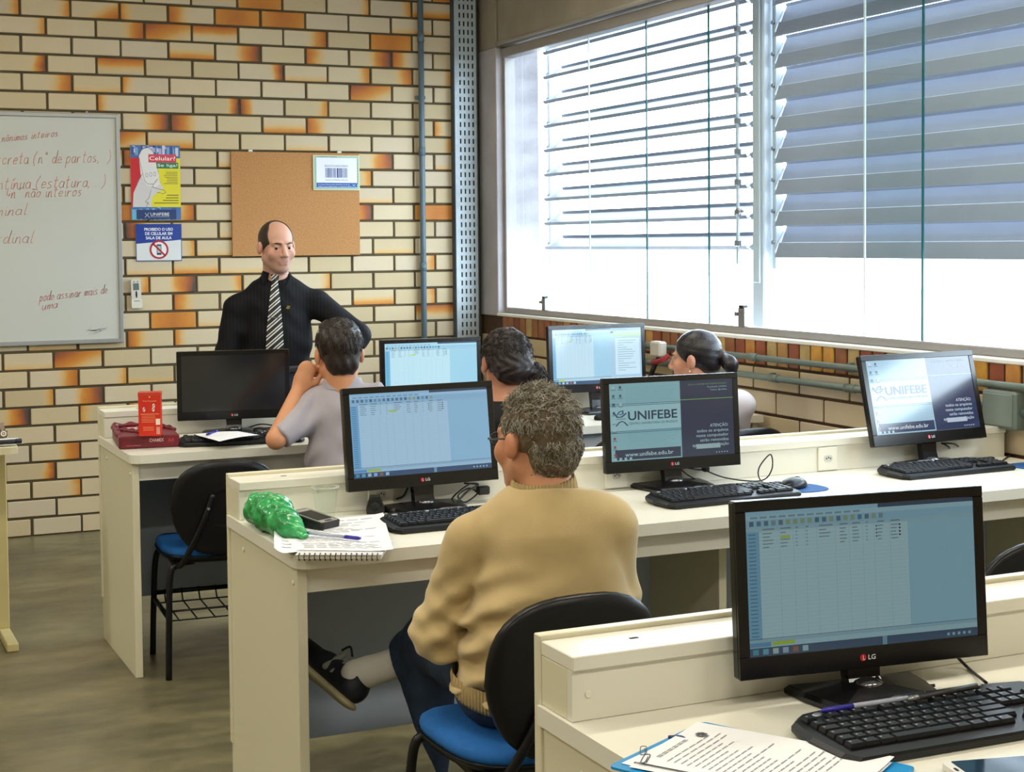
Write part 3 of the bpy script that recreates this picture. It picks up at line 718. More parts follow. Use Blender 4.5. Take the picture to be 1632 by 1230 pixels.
fl.rect(.03, .03, .97, .97, (150, 186, 176), 1); fl.rect(.07, .07, .94, .93, (226, 228, 240), 2); fl.rect(.07, .08, .94, .215, (30, 84, 160), 3)
fl.text('BOLETOS BANCÁRIOS', .5, .67, .055, (90, 100, 130), 4, 'c', .5)
x = .26; rr = random.Random(5)
while x < .74:
    bw = rr.choice((.01, .014, .02, .03)); fl.rect(x, .36, min(x+bw, .76), .635, rr.choice(((40, 66, 130), (70, 92, 150), (130, 145, 185))), 4); x += bw+rr.choice((.008, .012, .02))
fl.text('www.unifebe.edu.br', .5, .275, .05, (120, 130, 155), 4, 'c', .5)
fl.text('As Contas Mensais serão disponíveis no site da', .10, .155, .032, (220, 230, 245), 4, 'l', .68); fl.text('Unifebe, www.unifebe.edu.br, na Central do Aluno', .10, .10, .032, (220, 230, 245), 4, 'l', .72)
fl.stroke([(.84, .18), (.87, .13), (.90, .18)], .012, (150, 190, 230), 4); fl.stroke([(.84, .10), (.87, .14), (.91, .10)], .012, (150, 190, 230), 4)
for k in range(12):
    fl.rect(.1+k*.035, .945, .1+k*.035+rr.choice((.008, .016)), .965, (40, 60, 70), 3); fl.rect(.945, .2+k*.06, .965, .2+k*.06+rr.choice((.012, .02)), (40, 60, 70), 3)
fl.build('paper_print', print_mat, t)
# remote control in its holder
q0, q1 = at(209, 445, y=-.01), at(225.5, 490, y=-.01)
rc = thing('remote_control', 'slim white air conditioner remote hanging on the brick wall', 'remote control', ((q0[0]+q1[0])/2, -.003, q1[2])); w, h = q1[0]-q0[0], q0[2]-q1[2]
rc.rotation_euler = (0, R(-2), 0)
MB().prism(rrect(w, h, .008, 4, 0, h/2), -.022, -.003, 'y').build('body', mat('remote_white', (206, 202, 192), .4), rc)
MB().prism(rrect(w*1.1, h*.32, .006, 4, 0, h*.15), -.026, .003, 'y').build('holder', mat('holder_white', (214, 210, 200), .4), rc)
fl = Flat(lambda x, z, l: ((x-.5)*w, -.0225-l*.0003, z*h))
fl.rect(.2, .62, .8, .86, (96, 108, 104), 1); fl.disc(.5, .51, .09, (60, 66, 80), 1, 10); fl.disc(.5, .43, .09, (60, 66, 80), 1, 10); fl.rect(.25, .9, .4, .93, (70, 70, 70), 1); fl.rect(.6, .9, .75, .93, (70, 70, 70), 1)
fl.build('remote_print', print_mat, rc)
MB().box(-.015, .015, -.0275, -.0255, h*.235, h*.25).build('logo', mat('remote_dark', (60, 60, 60), .5), rc)

# ------------------------------------------------------------------ desks
HD = .775
desk_m = mat('cream_melamine', (224, 221, 208), .33, var=(1.5, .03), bump=(160, .06, .0006)); desk_e = mat('cream_edge_band', (214, 208, 182), .42)
plate_m = mat('outlet_plate', (228, 224, 210), .35); cover_m = mat('screw_cover', (226, 222, 206), .4)
pan_m = mat('blue_grey_modesty_panel', (176, 188, 208), .5)
XR = 2.505
def desk(yf, label, plates=()):
    t = thing('computer_desk', label, 'desk', (0, yf, 0), 0, 'long computer desks in rows')
    jn, bk = .53, .655
    # table top with a rounded front left corner
    pts = [(XR, .0), (XR, bk-.02), (-.055, bk-.02), (-.055, .045)]+[(-.055+.045*(1-math.cos(R(a))), .045-.045*math.sin(R(a))) for a in (15, 30, 45, 60, 75, 90)]
    MB().prism(pts, HD-.030, HD, 'z').build('table_top', desk_m, t)
    sp = MB().box(-.045, -.020, .035, bk, 0, HD-.030, .0015).build('side_panel', desk_e, t)
    for y in (.06, .5):
        MB().lathe([(.007, 0), (.006, .003), (.002, .004)], 12, M=Matrix.Translation((-.045, y, HD-.07)) @ Matrix.Rotation(R(-90), 4, 'Y')).build('screw_cap', cover_m, sp)
    for x in (1.2,): MB().box(x, x+.025, .20, bk-.02, 0, HD-.031, .0015).build('side_panel', desk_e, t)
    MB().box(XR-.03, XR-.005, .035, bk-.02, 0, HD-.031, .0015).build('side_panel', desk_e, t)
    MB().box(-.019, XR-.031, .05, .068, HD-.095, HD-.031, .001).build('apron', desk_m, t)
    # raised cable ridge
    bx = MB().box(-.050, XR, bk-.022, bk, .16, HD+.108, .0015).build('back_panel', desk_e, t)
    MB().box(-.048, XR, jn-.006, bk-.0225, HD+.078, HD+.100, .0015).build('ridge_cap', desk_m, t)
    rf = MB().box(-.0475, XR, jn, jn+.016, HD+.0005, HD+.0775, .001).build('ridge_front', desk_m, t)
    MB().box(-.0475, -.0315, jn+.0165, bk-.0225, HD+.0005, HD+.0775, .001).build('ridge_end', desk_e, t)
    MB().lathe([(.006, 0), (.005, .002)], 10, M=Matrix.Translation((-.02, jn, HD+.04)) @ Matrix.Rotation(R(90), 4, 'X')).build('screw_cap', cover_m, rf)
    MB().box(.08, .095, bk-.075, bk-.069, HD+.1002, HD+.1008).build('screw_hole', dark_m, t)
    MB().box(-.019, XR-.031, bk-.075, bk-.060, .16, HD-.031, .001).build('modesty_panel', pan_m, t)
    for x in plates:
        p = MB().box(x-.036, x+.036, jn-.006, jn+.0005, HD+.003, HD+.075, .002).build('outlet_plate', plate_m, t)
        o = MB()
        o.prism(rrect(.03, .02, .009, 4, x, HD+.04), jn-.0075, jn-.0058, 'y'); o.build('socket', mat('socket_grey', (196, 194, 186), .4) if 'socket_grey' not in bpy.data.materials else bpy.data.materials['socket_grey'], p)
        d = MB()
        for k in (-1, 0, 1): d.lathe([(.0022, 0), (.0022, .001)], 8, M=Matrix.Translation((x+k*.007, jn-.0074, HD+.04+(.003 if k == 0 else 0))) @ Matrix.Rotation(R(90), 4, 'X'))
        d.build('socket_hole', dark_m, p)
    return t
D1, D2, D3 = -2.937, -4.864, -6.765
desk(D1, 'cream computer desk in front of the teacher with the red coffee box on it', (.72, 1.6))
desk(D2, 'cream computer desk where the man in the beige sweater sits', (.34, 1.06, 1.80))
desk(D3, 'cream computer desk holding the blue folder and the large spreadsheet monitor', (1.6,))

# teacher's table at the left edge
tt = thing('teacher_table', 'small cream table with steel sled foot beside the brick wall', 'table', (-.33, -2.25, 0))
cream_s = mat('cream_steel', (206, 192, 140), .4)
pts = rrect(1.0, .66, .03, 4, -.52, .2)
MB().prism(pts, .735, .76, 'z').build('table_top', mat('table_laminate', (216, 208, 176), .4), tt)
for x in (-.055, -.95):
    l = MB().box(x-.022, x+.022, .155, .20, .03, .735, .004).build('leg', cream_s, tt)
    MB().box(x-.02, x+.022, -.1, .47, .0, .032, .004).build('foot', cream_s, l)
MB().box(-.93, -.075, .17, .185, .45, .735, .002).build('modesty_panel', cream_s, tt)
def on(px, py, z): return at(px, py, z=z)
q = on(20, 704, .762)
pb = thing('paper_pile', 'loose white papers lying at the corner of the teacher table', 'papers', (q[0], q[1], .760))
pm = mat('white_paper', (228, 228, 232), .6)
MB().box(-.34, .03, -.05, .10, 0, .004).build('sheet', pm, pb); MB().box(-.36, .0, -.12, .04, .0045, .007).build('sheet', pm, pb)
q = on(20, 703, .775)
ph = thing('marker_pen', 'black marker lying on the loose papers of the teacher table', 'marker', (q[0]-.02, q[1]-.02, .7765), R(4))
MB().tube([(-.045, 0, 0), (.03, 0, 0)], .0085, 10).build('barrel', black_pl, ph); MB().tube([(.03, 0, 0), (.05, 0, 0)], .0092, 10).build('cap', mat('marker_cap', (20, 26, 44), .35), ph)
q = on(8, 697, .766)
bxo = thing('patterned_case', 'small patterned case with round white motifs on the loose papers', 'case', (q[0]-.08, q[1]+.03, .765))
MB().box(-.09, .09, -.03, .03, 0, .032, .006).build('body', mat('case_brown', (104, 84, 74), .6), bxo)
MB().prism([(-.03, .032), (.03, .032), (0, .055)], -.08, .08, 'x').build('lid', mat('case_lid', (124, 104, 92), .6), bxo)
fl = Flat(lambda x, y, l: (x, -.0305-l*.0003, y))
for k in range(6): fl.ring(-.075+k*.03, .016, .006, .011, (226, 220, 200), 1, 12); fl.disc(-.075+k*.03, .016, .003, (226, 220, 200), 1, 8)
for k in range(14): fl.rect(-.088+k*.013, .001, -.082+k*.013, .004, (24, 22, 22), 1); fl.rect(-.088+k*.013, .028, -.082+k*.013, .031, (220, 214, 190), 1)
fl.build('motifs', print_mat, bxo)

# ------------------------------------------------------------------ chairs
chair_pl = mat('black_chair_plastic', (13, 13, 16), .34, spec=.28, bump=(260, .15, .0006)); chair_tube = mat('black_tube', (15, 15, 18), .34, spec=.3)
blue_f = mat('blue_fabric', (8, 92, 166), .85, var=(60, .12), bump=(420, .4, .001))
def superell(w, h, e, n=36): return [(w/2*math.copysign(abs(math.cos(2*math.pi*k/n))**(2/e), math.cos(2*math.pi*k/n)), h/2*math.copysign(abs(math.sin(2*math.pi*k/n))**(2/e), math.sin(2*math.pi*k/n))) for k in range(n)]
def make_chair(label):
    """faces +y; origin on the floor under the seat centre"""
    t = thing('student_chair', label, 'chair', (0, 0, 0), 0, 'blue and black student chairs')
    def dome(prof, w, h, e, fn):
        rings = []
        for sc, off in prof: rings.append([fn(x, y, off) for x, y in superell(w*sc, h*sc, e)])
        return rings
    seatz = lambda x, y, o: (x, y, .432+o+.25*x*x*.3-.02*max(0, (y-.12)/.1)**2*1.0)
    MB().loft(dome([(.86, -.022), (.97, -.012), (1.0, .0), (1.0, .004)], .42, .42, 3.2, seatz)).build('seat_shell', chair_pl, t)
    MB().loft(dome([(.99, .004), (1.0, .014), (.985, .026), (.92, .034), (.6, .037), (.2, .036)], .415, .415, 3.2, seatz)).build('seat', blue_f, t)
    def back(x, z, o):   # backrest bends around the sitter
        return (x, -.235-.10*(z-.62)-o+1.1*x*x*.55, z)
    def bring(sc, o):
        out = []
        for x, y in superell(.39*sc, .345*sc, 2.7):
            lowf = 1-.16*max(0, -y/.17); out.append(back(x*lowf, .615+y, o))
        return out
    MB().loft([bring(.7, -.004), bring(.95, -.002), bring(1.0, .006), bring(1.0, .016), bring(.97, .024), bring(.85, .028), bring(.4, .03)]).build('backrest', chair_pl, t)
    for s in (-1, 1):
        # bent flat bar from the seat up to the backrest
        p = bez([(s*.165, .04, .413), (s*.165, -.14, .404), (s*.150, -.222, .428), (s*.088, -.268, .57), (s*.052, -.272, .67)], 8)
        b = MB().tube(p, .011, 8).build('back_support', chair_tube, t)
        MB().lathe([(.006, 0), (.005, .004)], 8, M=Matrix.Translation((s*.070, -.280, .62)) @ Matrix.Rotation(R(90), 4, 'X')).build('bolt', chrome, b)
        for yy in (-.17, .17):
            MB().tube(bez([(s*.10, yy*.8, .41), (s*.16, yy*.95, .405), (s*.19, yy, .37), (s*.20, yy*1.08, .18), (s*.205, yy*1.12, .0)], 7), .0115, 9).build('leg', chair_tube, t)
        MB().tube([(s*.197, -.185, .215), (s*.197, .185, .215)], .009, 8).build('rail', chair_tube, t)
    MB().tube([(-.2, .185, .235), (.2, .185, .235)], .009, 8).build('rail', chair_tube, t)
    w = MB()
    for k in range(6): xx = -.16+k*.064; w.tube([(xx, -.17, .205), (xx, .15, .205), (xx, .185, .245)], .003, 5)
    for yy in (-.17, -.02, .13): w.tube([(-.197, yy, .207), (.197, yy, .207)], .003, 5)
    w.tube([(-.19, -.17, .24), (.19, -.17, .24)], .003, 5); w.build('book_rack', chair_tube, t)
    return t
def copy_tree(o, parent=None):
    c = o.copy(); COL.objects.link(c); c.parent = parent
    for ch in [x for x in o.children]: copy_tree(ch, c)
    return c
chair0 = make_chair('empty blue and black chair pushed under the desk with the red coffee box')
def place_chair(x, y, rz, label):
    c = copy_tree(chair0); c.scale = (1, 1, 1); c.location = (x, y, 0); c.rotation_euler = (0, 0, rz); c['label'] = label; return c
chair0.location = (.262, -2.80, 0); chair0.rotation_euler = (0, 0, -.06); chair0.scale = (.97, .97, .96)
MANC = (.325, -5.27)
place_chair(MANC[0], MANC[1], .02, 'blue and black chair carrying the man in the beige sweater')
place_chair(.70, -3.20, -.05, 'blue and black chair carrying the person in the grey shirt')
place_chair(1.22, -3.28, .0, 'blue and black chair carrying the person with dark curls')
q = at(1002, 690, y=-3.28); place_chair(q[0], -3.04, .04, 'empty black-backed chair between the curly and the ponytailed person')
place_chair(2.14, -3.12, .1, 'blue and black chair carrying the person with the ponytail')
q = at(1632, 835, y=-5.5); place_chair(q[0]+.06, -5.26, .0, 'empty black-backed chair behind the raised ridge of the desk with the blue folder')
# ------------------------------------------------------------------ monitors
bezel_m = mat('gloss_black_bezel', (13, 13, 15), .22, spec=.5); stand_m = mat('stand_black', (15, 15, 17), .26, var=(30, .1))
def scr_mat(name, e, rough=.14): return attr_mat(name, rough, e, .75, base=False)
SW, SH = .404, .221
def new_screen(yaw=0): return Flat(lambda x, y, l: ((x-.5)*SW, -.0012-l*.0002, .034+(1-y)*SH))
def spss(fl, tint, var):
    """data editor: y runs down from the top"""
    rr = random.Random(var); T = lambda c: tuple(int(a*b) for a, b in zip(c, tint))
    fl.rect(0, 0, 1, 1, T((232, 238, 244)), 0)
    right = 1.0 if var != 9 else .65
    fl.rect(0, 0, .57*right, .028, T((196, 220, 240)), 1); fl.rect(.57*right, 0, right, .028, T((60, 80, 110)), 1)
    fl.rect(0, .028, right, .06, T((214, 228, 240)), 1)
    for k in range(12): fl.rect(.02+k*.04*right, .036, .05*right+k*.04*right, .050, T((156, 174, 190)), 2)
    fl.rect(0, .06, right, .115, T((186, 212, 232)), 1)
    for k in range(19):
        x = .015+k*.031*right; c = rr.choice([(110, 130, 150), (90, 120, 150), (150, 165, 175), (190, 186, 140), (100, 140, 165)])
        fl.rect(x, .068, x+.018*right, .102, T(c), 2)
    fl.rect(0, .115, right, .14, T((200, 214, 226)), 1)
    fl.rect(0, .14, .055*right, .90, T((150, 196, 226)), 1)
    fl.rect(.70*right, .14, right, .92, T((196, 220, 236)), 1)
    for k in range(28): fl.rect(.01, .155+k*.026, .04*right, .163+k*.026, T((96, 140, 170)), 2); fl.rect(.055*right, .150+k*.026, .69*right, .1515+k*.026, T((206, 216, 224)), 2)
    for xx in (.14, .20, .25, .30, .38, .44, .50, .55, .62): fl.rect(xx*right, .14, xx*right+.0015, .9, T((206, 216, 224)), 2)
    for xx, ww in ((.07, .05), (.145, .045), (.21, .01), (.255, .01), (.31, .06), (.40, .035), (.455, .035), (.515, .008), (.565, .03), (.625, .04)):
        fl.rect(xx*right, .122, (xx+ww)*right, .131, T((140, 150, 160)), 2)
        for k in range(5 if xx not in (.31,) else 3): fl.rect(xx*right, .152+k*.024, (xx+ww*rr.uniform(.5, .9))*right, .160+k*.024, T((158, 168, 176)), 3)
    for k in range(4): fl.rect(.558*right, .152+k*.024, .563*right, .164+k*.024, T((40, 50, 60)), 3); fl.rect(.66*right, .152+k*.024, .668*right, .164+k*.024, T((40, 50, 60)), 3)
    y0 = .176 if var == 1 else .215
    fl.rect((.145 if var == 1 else .27)*right, y0, (.185 if var == 1 else .33)*right, y0+.02, T((226, 226, 90)), 4)
    fl.rect(0, .885, right, .905, T((190, 206, 220)), 2); fl.rect(0, .905, right, .94, T((214, 226, 234)), 2)
    fl.rect(0, .905, .09*right, .935, T((120, 170, 210)), 3); fl.rect(.095*right, .905, .19*right, .93, T((224, 224, 60)), 3)
    fl.rect(0, .878, right, .882, T((90, 110, 130)), 3)
    if var == 9:
        fl.rect(right, 0, 1, .05, T((150, 170, 190)), 2); fl.rect(right, .05, 1, .16, T((206, 222, 170)), 2); fl.rect(right, .16, 1, .94, T((206, 216, 232)), 2); fl.rect(.70, .19, .98, .86, T((242, 244, 250)), 3)
        for k in range(14): fl.rect(.73, .23+k*.042, .73+rr.uniform(.06, .22), .237+k*.042, T((140, 150, 160)), 4)
        fl.rect(right, .06, .68, .09, T((60, 70, 80)), 4)
    fl.rect(0, .94, 1, 1, T((64, 92, 124)), 4)
    for k, c in enumerate([(90, 170, 190), (120, 190, 210), (220, 220, 210), (200, 200, 220), (190, 110, 90), (210, 220, 225)]): fl.rect(.012+k*.042, .95, .036+k*.042, .988, T(c), 5)
    fl.rect(.57, .94, .59, 1, T((150, 180, 200)), 5)
    for k in range(5): fl.rect(.86+k*.024, .962, .872+k*.024, .982, T((190, 205, 215)), 5)
def unifebe(fl, tint):
    T = lambda c: tuple(min(255, int(a*b)) for a, b in zip(c, tint)); rr = random.Random(2)
    navy = T((40, 52, 84)); pale = T((190, 214, 222)); ink = T((44, 62, 96))
    fl.rect(0, 0, 1, 1, navy, 0); fl.rect(0, 0, .565, 1, T((168, 198, 208)), 1); fl.rect(0, .27, .565, .62, pale, 2)
    for y in (.262, .282, .612, .632): fl.rect(0, y, .565, y+.008, T((70, 112, 140)), 3)
    for k in range(9): fl.stroke([(.13, .05+k*.024), (.13+rr.uniform(.3, .42), .05+k*.024)], .004, T((150, 182, 194)), 3); fl.stroke([(.13, .66+k*.022), (.13+rr.uniform(.3, .42), .66+k*.022)], .004, T((150, 182, 194)), 3)
    def tx(s, x, y, h, c, al, w, b=False):
        g = Flat(); v, f = text_geo(s, b); x0 = min(p[0] for p in v); x1 = max(p[0] for p in v); sx = w/(x1-x0); off = {'l': 0, 'c': -(x1-x0)/2, 'r': -(x1-x0)}[al]; sc = h/.72
        o = len(fl.v); fl.v += [fl.fn(x+(a-x0+off)*sx, y-bb*sc, 6) for a, bb in v]
        for q in f: fl.f.append(tuple(i+o for i in q)); fl.c.append(lin(c))
    tx('UNIFEBE', .14, .475, .115, ink, 'l', .395, True); tx('CENTRO UNIVERSITÁRIO DE BRUSQUE', .145, .535, .028, ink, 'l', .39)
    # mark left of the name: a swoosh figure over an arch
    fl.stroke([(.03, .375), (.055, .43), (.09, .43), (.125, .385)], .012, ink, 5); fl.stroke([(.055, .40), (.075, .36), (.10, .35), (.10, .39), (.075, .40)], .012, T((70, 104, 150)), 5)
    fl.stroke([(.045, .545), (.07, .50), (.09, .485), (.11, .50), (.135, .545)], .010, ink, 5); fl.stroke([(.05, .455), (.12, .455)], .008, T((90, 120, 150)), 5)
    fl.rect(.03, .855, .555, .985, navy, 4); tx('www.unifebe.edu.br', .30, .945, .055, T((236, 240, 244)), 'c', .385)
    tx('ATENÇÃO:', .95, .625, .042, T((230, 232, 238)), 'r', .15)
    for k, (s, w) in enumerate((('todos os arquivos', .26), ('neste computador', .265), ('serão removidos', .235), ('após a reinicialização', .30))): tx(s, .95, .69+k*.062, .042, T((222, 226, 232)), 'r', w)
    fl.rect(.68, .845, .88, .905, T((190, 196, 202)), 8)
    fl.rect(.565, .245, 1, .254, T((150, 180, 90)), 4)
    tx('SIGA A UNIFEBE NAS REDES SOCIAIS:', .95, .065, .022, T((150, 165, 110)), 'r', .32); tx('Facebook: Unifebe', .95, .105, .022, T((190, 196, 205)), 'r', .16); tx('Twitter: @unifebe', .95, .145, .022, T((190, 196, 205)), 'r', .14)
    for i, y in enumerate((.03, .14, .25, .36, .47, .58, .69, .80, .90)):
        for j in range(2 if i < 3 else 1):
            x = .02+j*.055; fl.rect(x, y, x+.018, y+.035, T(rr.choice([(70, 110, 120), (190, 80, 80), (60, 90, 120), (210, 215, 220)])), 7); fl.rect(x-.008, y+.045, x+.028, y+.052, T((80, 110, 125)), 7)
    for k in range(4): fl.rect(.02+k*.04, .955, .04+k*.04, .985, T((190, 205, 215)), 8)
    for k in range(5): fl.rect(.84+k*.022, .955, .852+k*.022, .97, T((170, 180, 190)), 8)
logo_mat = attr_mat('bezel_logo', .4)
def monitor(label, x, y, yaw, tilt, zb, w=.44, kind='spss', tint=(1, 1, 1), emit=.8, var=1, base_off=.02, roll=0.0, cables=True):
    s = w/.44
    t = thing('computer_monitor', label, 'monitor', (x, y, HD), yaw, 'flat black computer monitors')
    M_ = Matrix.Translation((0, 0, zb-HD)) @ Matrix.Rotation(roll, 4, 'Y') @ Matrix.Rotation(-tilt, 4, 'X') @ Matrix.Diagonal((s, 1, s, 1))
    W, H = .44, .272
    p = MB().box(-W/2, W/2, .002, .022, 0, H, .003, M=M_)
    p.loft([[(sx*.17*k, .022+d, .136+sz*.09*k) for sx, sz in ((-1, -1), (1, -1), (1, 1), (-1, 1))] for k, d in ((1.15, 0), (1.0, .012), (.75, .022))], M=M_, smooth=False)
    cs = p.build('housing', stand_m, t)
    bz = MB()
    for a in ((-W/2, W/2, 0, .034), (-W/2, W/2, .034+SH, H), (-W/2, -SW/2, .034, .034+SH), (SW/2, W/2, .034, .034+SH)): bz.box(a[0], a[1], -.003, .0021, a[2], a[3], .001, M=M_)
    bz.build('bezel', bezel_m, t)
    fl = new_screen()
    if kind == 'spss': spss(fl, tint, var)
    elif kind == 'uni': unifebe(fl, tint)
    else: fl.rect(0, 0, 1, 1, (10, 10, 12), 0)
    old = fl.v; fl.v = [tuple(M_ @ Vector(q)) for q in old]
    key = 'screen_%s_%g' % (kind, emit)
    fl.build('screen', bpy.data.materials.get(key) or scr_mat(key, emit if kind != 'off' else 0.0), t)
    lg = Flat(lambda a, b, l: tuple(M_ @ Vector((a, -.0033-l*.0001, b))))
    lg.disc(-.008, .017, .0055, (186, 30, 54), 0, 18); lg.stroke([(-.008, .020), (-.008, .014), (-.005, .014)], .001, (235, 230, 230), 1); lg.text('LG', .001, .0135, .0075, (210, 210, 214), 1, 'l', .013, True)
    lg.build('logo', logo_mat, t)
    # neck and base
    b0 = base_off
    zt = zb-HD
    nk = [[(sx*.030, .012+sy*.012, .016) for sx, sy in ((-1, -1), (1, -1), (1, 1), (-1, 1))], [(sx*.028, .02+sy*.012, zt*.6) for sx, sy in ((-1, -1), (1, -1), (1, 1), (-1, 1))], [(sx*.034, .032+sy*.010, zt+.07) for sx, sy in ((-1, -1), (1, -1), (1, 1), (-1, 1))]]
    MB().loft(nk, smooth=False).build('neck', bezel_m, t)
    bp = [(-.116, .055), (-.112, .0), (-.092, -.088), (.092, -.088), (.112, .0), (.116, .055)]
    def br(sc, z): return [(a*sc, b*sc, z) for a, b in bp]
    MB().loft([br(1, .001), br(1.0, .008), br(.93, .014), br(.35, .022)], smooth=False).build('base', stand_m, t)
    MB().lathe([(.022, .018), (.022, .024), (.012, .028)], 18, c=(0, -.005)).build('hinge_ring', mat('hinge_chrome', (120, 120, 124), .15, .9) if 'hinge_chrome' not in bpy.data.materials else bpy.data.materials['hinge_chrome'], t)
    return t
monitor('large black monitor with the spreadsheet beside the blue folder', .43, -6.315, -.117, .071, .819, kind='spss', tint=(.66, .79, .80), emit=.50, var=1)
monitor('black monitor with a spreadsheet directly in front of the sweater man', .444, -4.40, .048, .132, .839, kind='spss', tint=(.76, .91, 1.0), emit=.66, var=2)
monitor('black monitor showing the UNIFEBE wallpaper beside the sweater man', 1.222, -4.392, -.035, .068, .828, kind='uni', tint=(.82, .95, .95), emit=.62)
monitor('tilted black monitor showing the UNIFEBE wallpaper below the window sill', 2.150, -4.40, .05, .245, .850, w=.462, kind='uni', tint=(1.0, 1.05, 1.1), emit=.8, base_off=.07)
monitor('black monitor switched off behind the red coffee box', .418, -2.505, -.165, .0, .832, w=.42, kind='off')
monitor('black monitor with a spreadsheet between the grey shirt and the dark curls', 1.235, -2.475, -.048, .039, .845, w=.424, kind='spss', tint=(.82, .97, 1.0), emit=.98, var=4)
monitor('black monitor with spreadsheet and document side by side near the ponytail', 1.965, -2.52, -.006, .052, .862, w=.454, kind='spss', tint=(.84, .96, 1.0), emit=.96, var=9)

# ------------------------------------------------------------------ keyboards
key_m = mat('black_keycap', (20, 22, 27), .36, spec=.35); kb_m = mat('keyboard_black', (18, 20, 24), .38, spec=.35, var=(30, .08)); btn_m = mat('media_button_silver', (160, 165, 175), .3, .5); leg_m = mat('key_legend', (150, 155, 160), .5)
def make_keyboard(label):
    t = thing('keyboard', label, 'keyboard', (0, 0, HD), 0, 'black multimedia keyboards')
    # curved outline, back edge bulges
    out = [(-.222, -.064), (-.208, -.084), (.208, -.084), (.222, -.064), (.226, .0), (.216, .055), (.19, .078), (.10, .092), (-.10, .092), (-.19, .078), (-.216, .055), (-.226, .0)]
    def ring(sc, z0, z1): return [(x*sc, y*sc if y > -.05 else y*(sc*.5+.5), z0+(z1-z0)*(y+.098)/.19) for x, y in out]
    MB().loft([ring(.97, .0005, .0005), ring(1.0, .004, .010), ring(1.0, .009, .018), ring(.97, .013, .0235)], smooth=False).build('body', kb_m, t)
    sl = math.atan((.0235-.013)/.19)
    def zt(y): return .013+(.0105)*(y+.098)/.19
    cache = {}
    def key(x, y, w, d=.0165, h=.008):
        kk = round(w, 4), d
        if kk not in cache:
            a, b = w/2-.0007, d/2-.0007
            me = MB().loft([[(-a, -b, 0), (a, -b, 0), (a, b, 0), (-a, b, 0)], [(-a, -b, h*.35), (a, -b, h*.35), (a, b, h*.35), (-a, b, h*.35)], [(-a+.002, -b+.0018, h), (a-.002, -b+.0018, h), (a-.002, b-.0012, h), (-a+.002, b-.0012, h)]], smooth=False).mesh('key'); me.materials.append(key_m); cache[kk] = me
        o = link('key', cache[kk], t); o.location = (x, y, zt(y)); o.rotation_euler = (sl, 0, 0)
    u = .0188; lg = Flat(lambda a, b, l: (a, b, zt(b)+.0083))
    def row(y, x, ws):
        for w in ws:
            if w > 0:
                key(x+w*u/2, y, w*u)
                if w <= 2: lg.rect(x+.004, y+.0, x+.0075, y+.0028, (150, 155, 160), 1)
            x += abs(w)*u
    x0 = -.2025
    row(.047, x0, [1, -1, 1, 1, 1, 1, -.5, 1, 1, 1, 1, -.5, 1, 1, 1, 1, -.25, 1, 1, 1])
    row(.0255, x0, [1]*13+[2]+[-.25, 1, 1, 1, -.25, 1, 1, 1, 1])
    row(.0068, x0, [1.5]+[1]*12+[1.5]+[-.25, 1, 1, 1, -.25, 1, 1, 1])
    row(-.0119, x0, [1.75]+[1]*11+[2.25]+[-3.5, 1, 1, 1])
    row(-.0306, x0, [1.25]+[1]*11+[2.75]+[-1.25, 1, -1.25, 1, 1, 1])
    row(-.0493, x0, [1.25, 1.25, 1.25, 5.25, 1.25, 1.25, 1.25, 1.25, -1.25, 1, 1, 1, -.25, 2, 1])
    lg.build('key_legends', logo_mat, t)
    for k in range(12):
        xx = -.17+k*.0235
        if k == 6: continue
        MB().lathe([(.0068, 0), (.0068, .003), (.005, .0045)], 12, M=Matrix.Translation((xx, .0735-.00015*abs(k-6)**2*2, zt(.07)-.001)) @ Matrix.Diagonal((1.2, .8, 1, 1))).build('media_button', btn_m, t)
    MB().lathe([(.012, 0), (.012, .003), (.009, .005)], 16, M=Matrix.Translation((-.028, .074, zt(.07)-.001)) @ Matrix.Diagonal((1.3, .9, 1, 1))).build('media_button', btn_m, t)
    MB().box(-.03, .03, .084, .095, .015, .026, .004).build('cable_boss', kb_m, t)
    return t
kb0 = make_keyboard('black multimedia keyboard with pens lying on it beside the blue folder')
def place_kb(x, y, rz, label):
    c = copy_tree(kb0); c.scale = (1, 1, 1); c.location = (x, y, HD+.0005); c.rotation_euler = (0, 0, rz); c['label'] = label; return c
kb0.location = (.438, -6.500, HD+.0005); kb0.rotation_euler = (0, 0, -.02); kb0.scale = (1.09, 1.09, 1.0)
place_kb(.465, -4.625, .02, 'black multimedia keyboard beside the spiral notebook')
place_kb(1.235, -4.625, .05, 'black multimedia keyboard in front of the upright UNIFEBE monitor')
place_kb(2.105, -4.515, .03, 'black multimedia keyboard in front of the tilted UNIFEBE monitor')
place_kb(.375, -2.760, -.16, 'black multimedia keyboard with a sheet of paper beside the coffee box')
place_kb(1.235, -2.70, -.05, 'black multimedia keyboard in front of the person with dark curls')

# ------------------------------------------------------------------ mice and pad
mouse_m = mat('mouse_black', (14, 15, 18), .32, spec=.25)
def make_mouse(label):
    t = thing('computer_mouse', label, 'mouse', (0, 0, HD), 0, 'black computer mice')
    s = SDF(.01); s.ell((0, 0, .006), (.033, .060, .024)); s.half((0, 0, .0005), (0, 0, -1)); link('shell', s.mesh('shell', .0025), t, mouse_m)
    MB().tube([(0, .028, .0265), (0, .038, .0245)], .0032, 8).build('wheel', mat('wheel_grey', (90, 92, 98), .4) if 'wheel_grey' not in bpy.data.materials else bpy.data.materials['wheel_grey'], t)
    MB().box(-.0006, .0006, .004, .026, .0275, .0302, 0).build('button_gap', dark_m, t)
    return t
mo0 = make_mouse('black mouse at the end of the keyboard beside the upright UNIFEBE monitor'); mo0.location = (1.510, -4.57, HD+.003); mo0.rotation_euler = (0, 0, R(-62))
pad_m = mat('blue_mouse_pad', (22, 84, 150), .7)
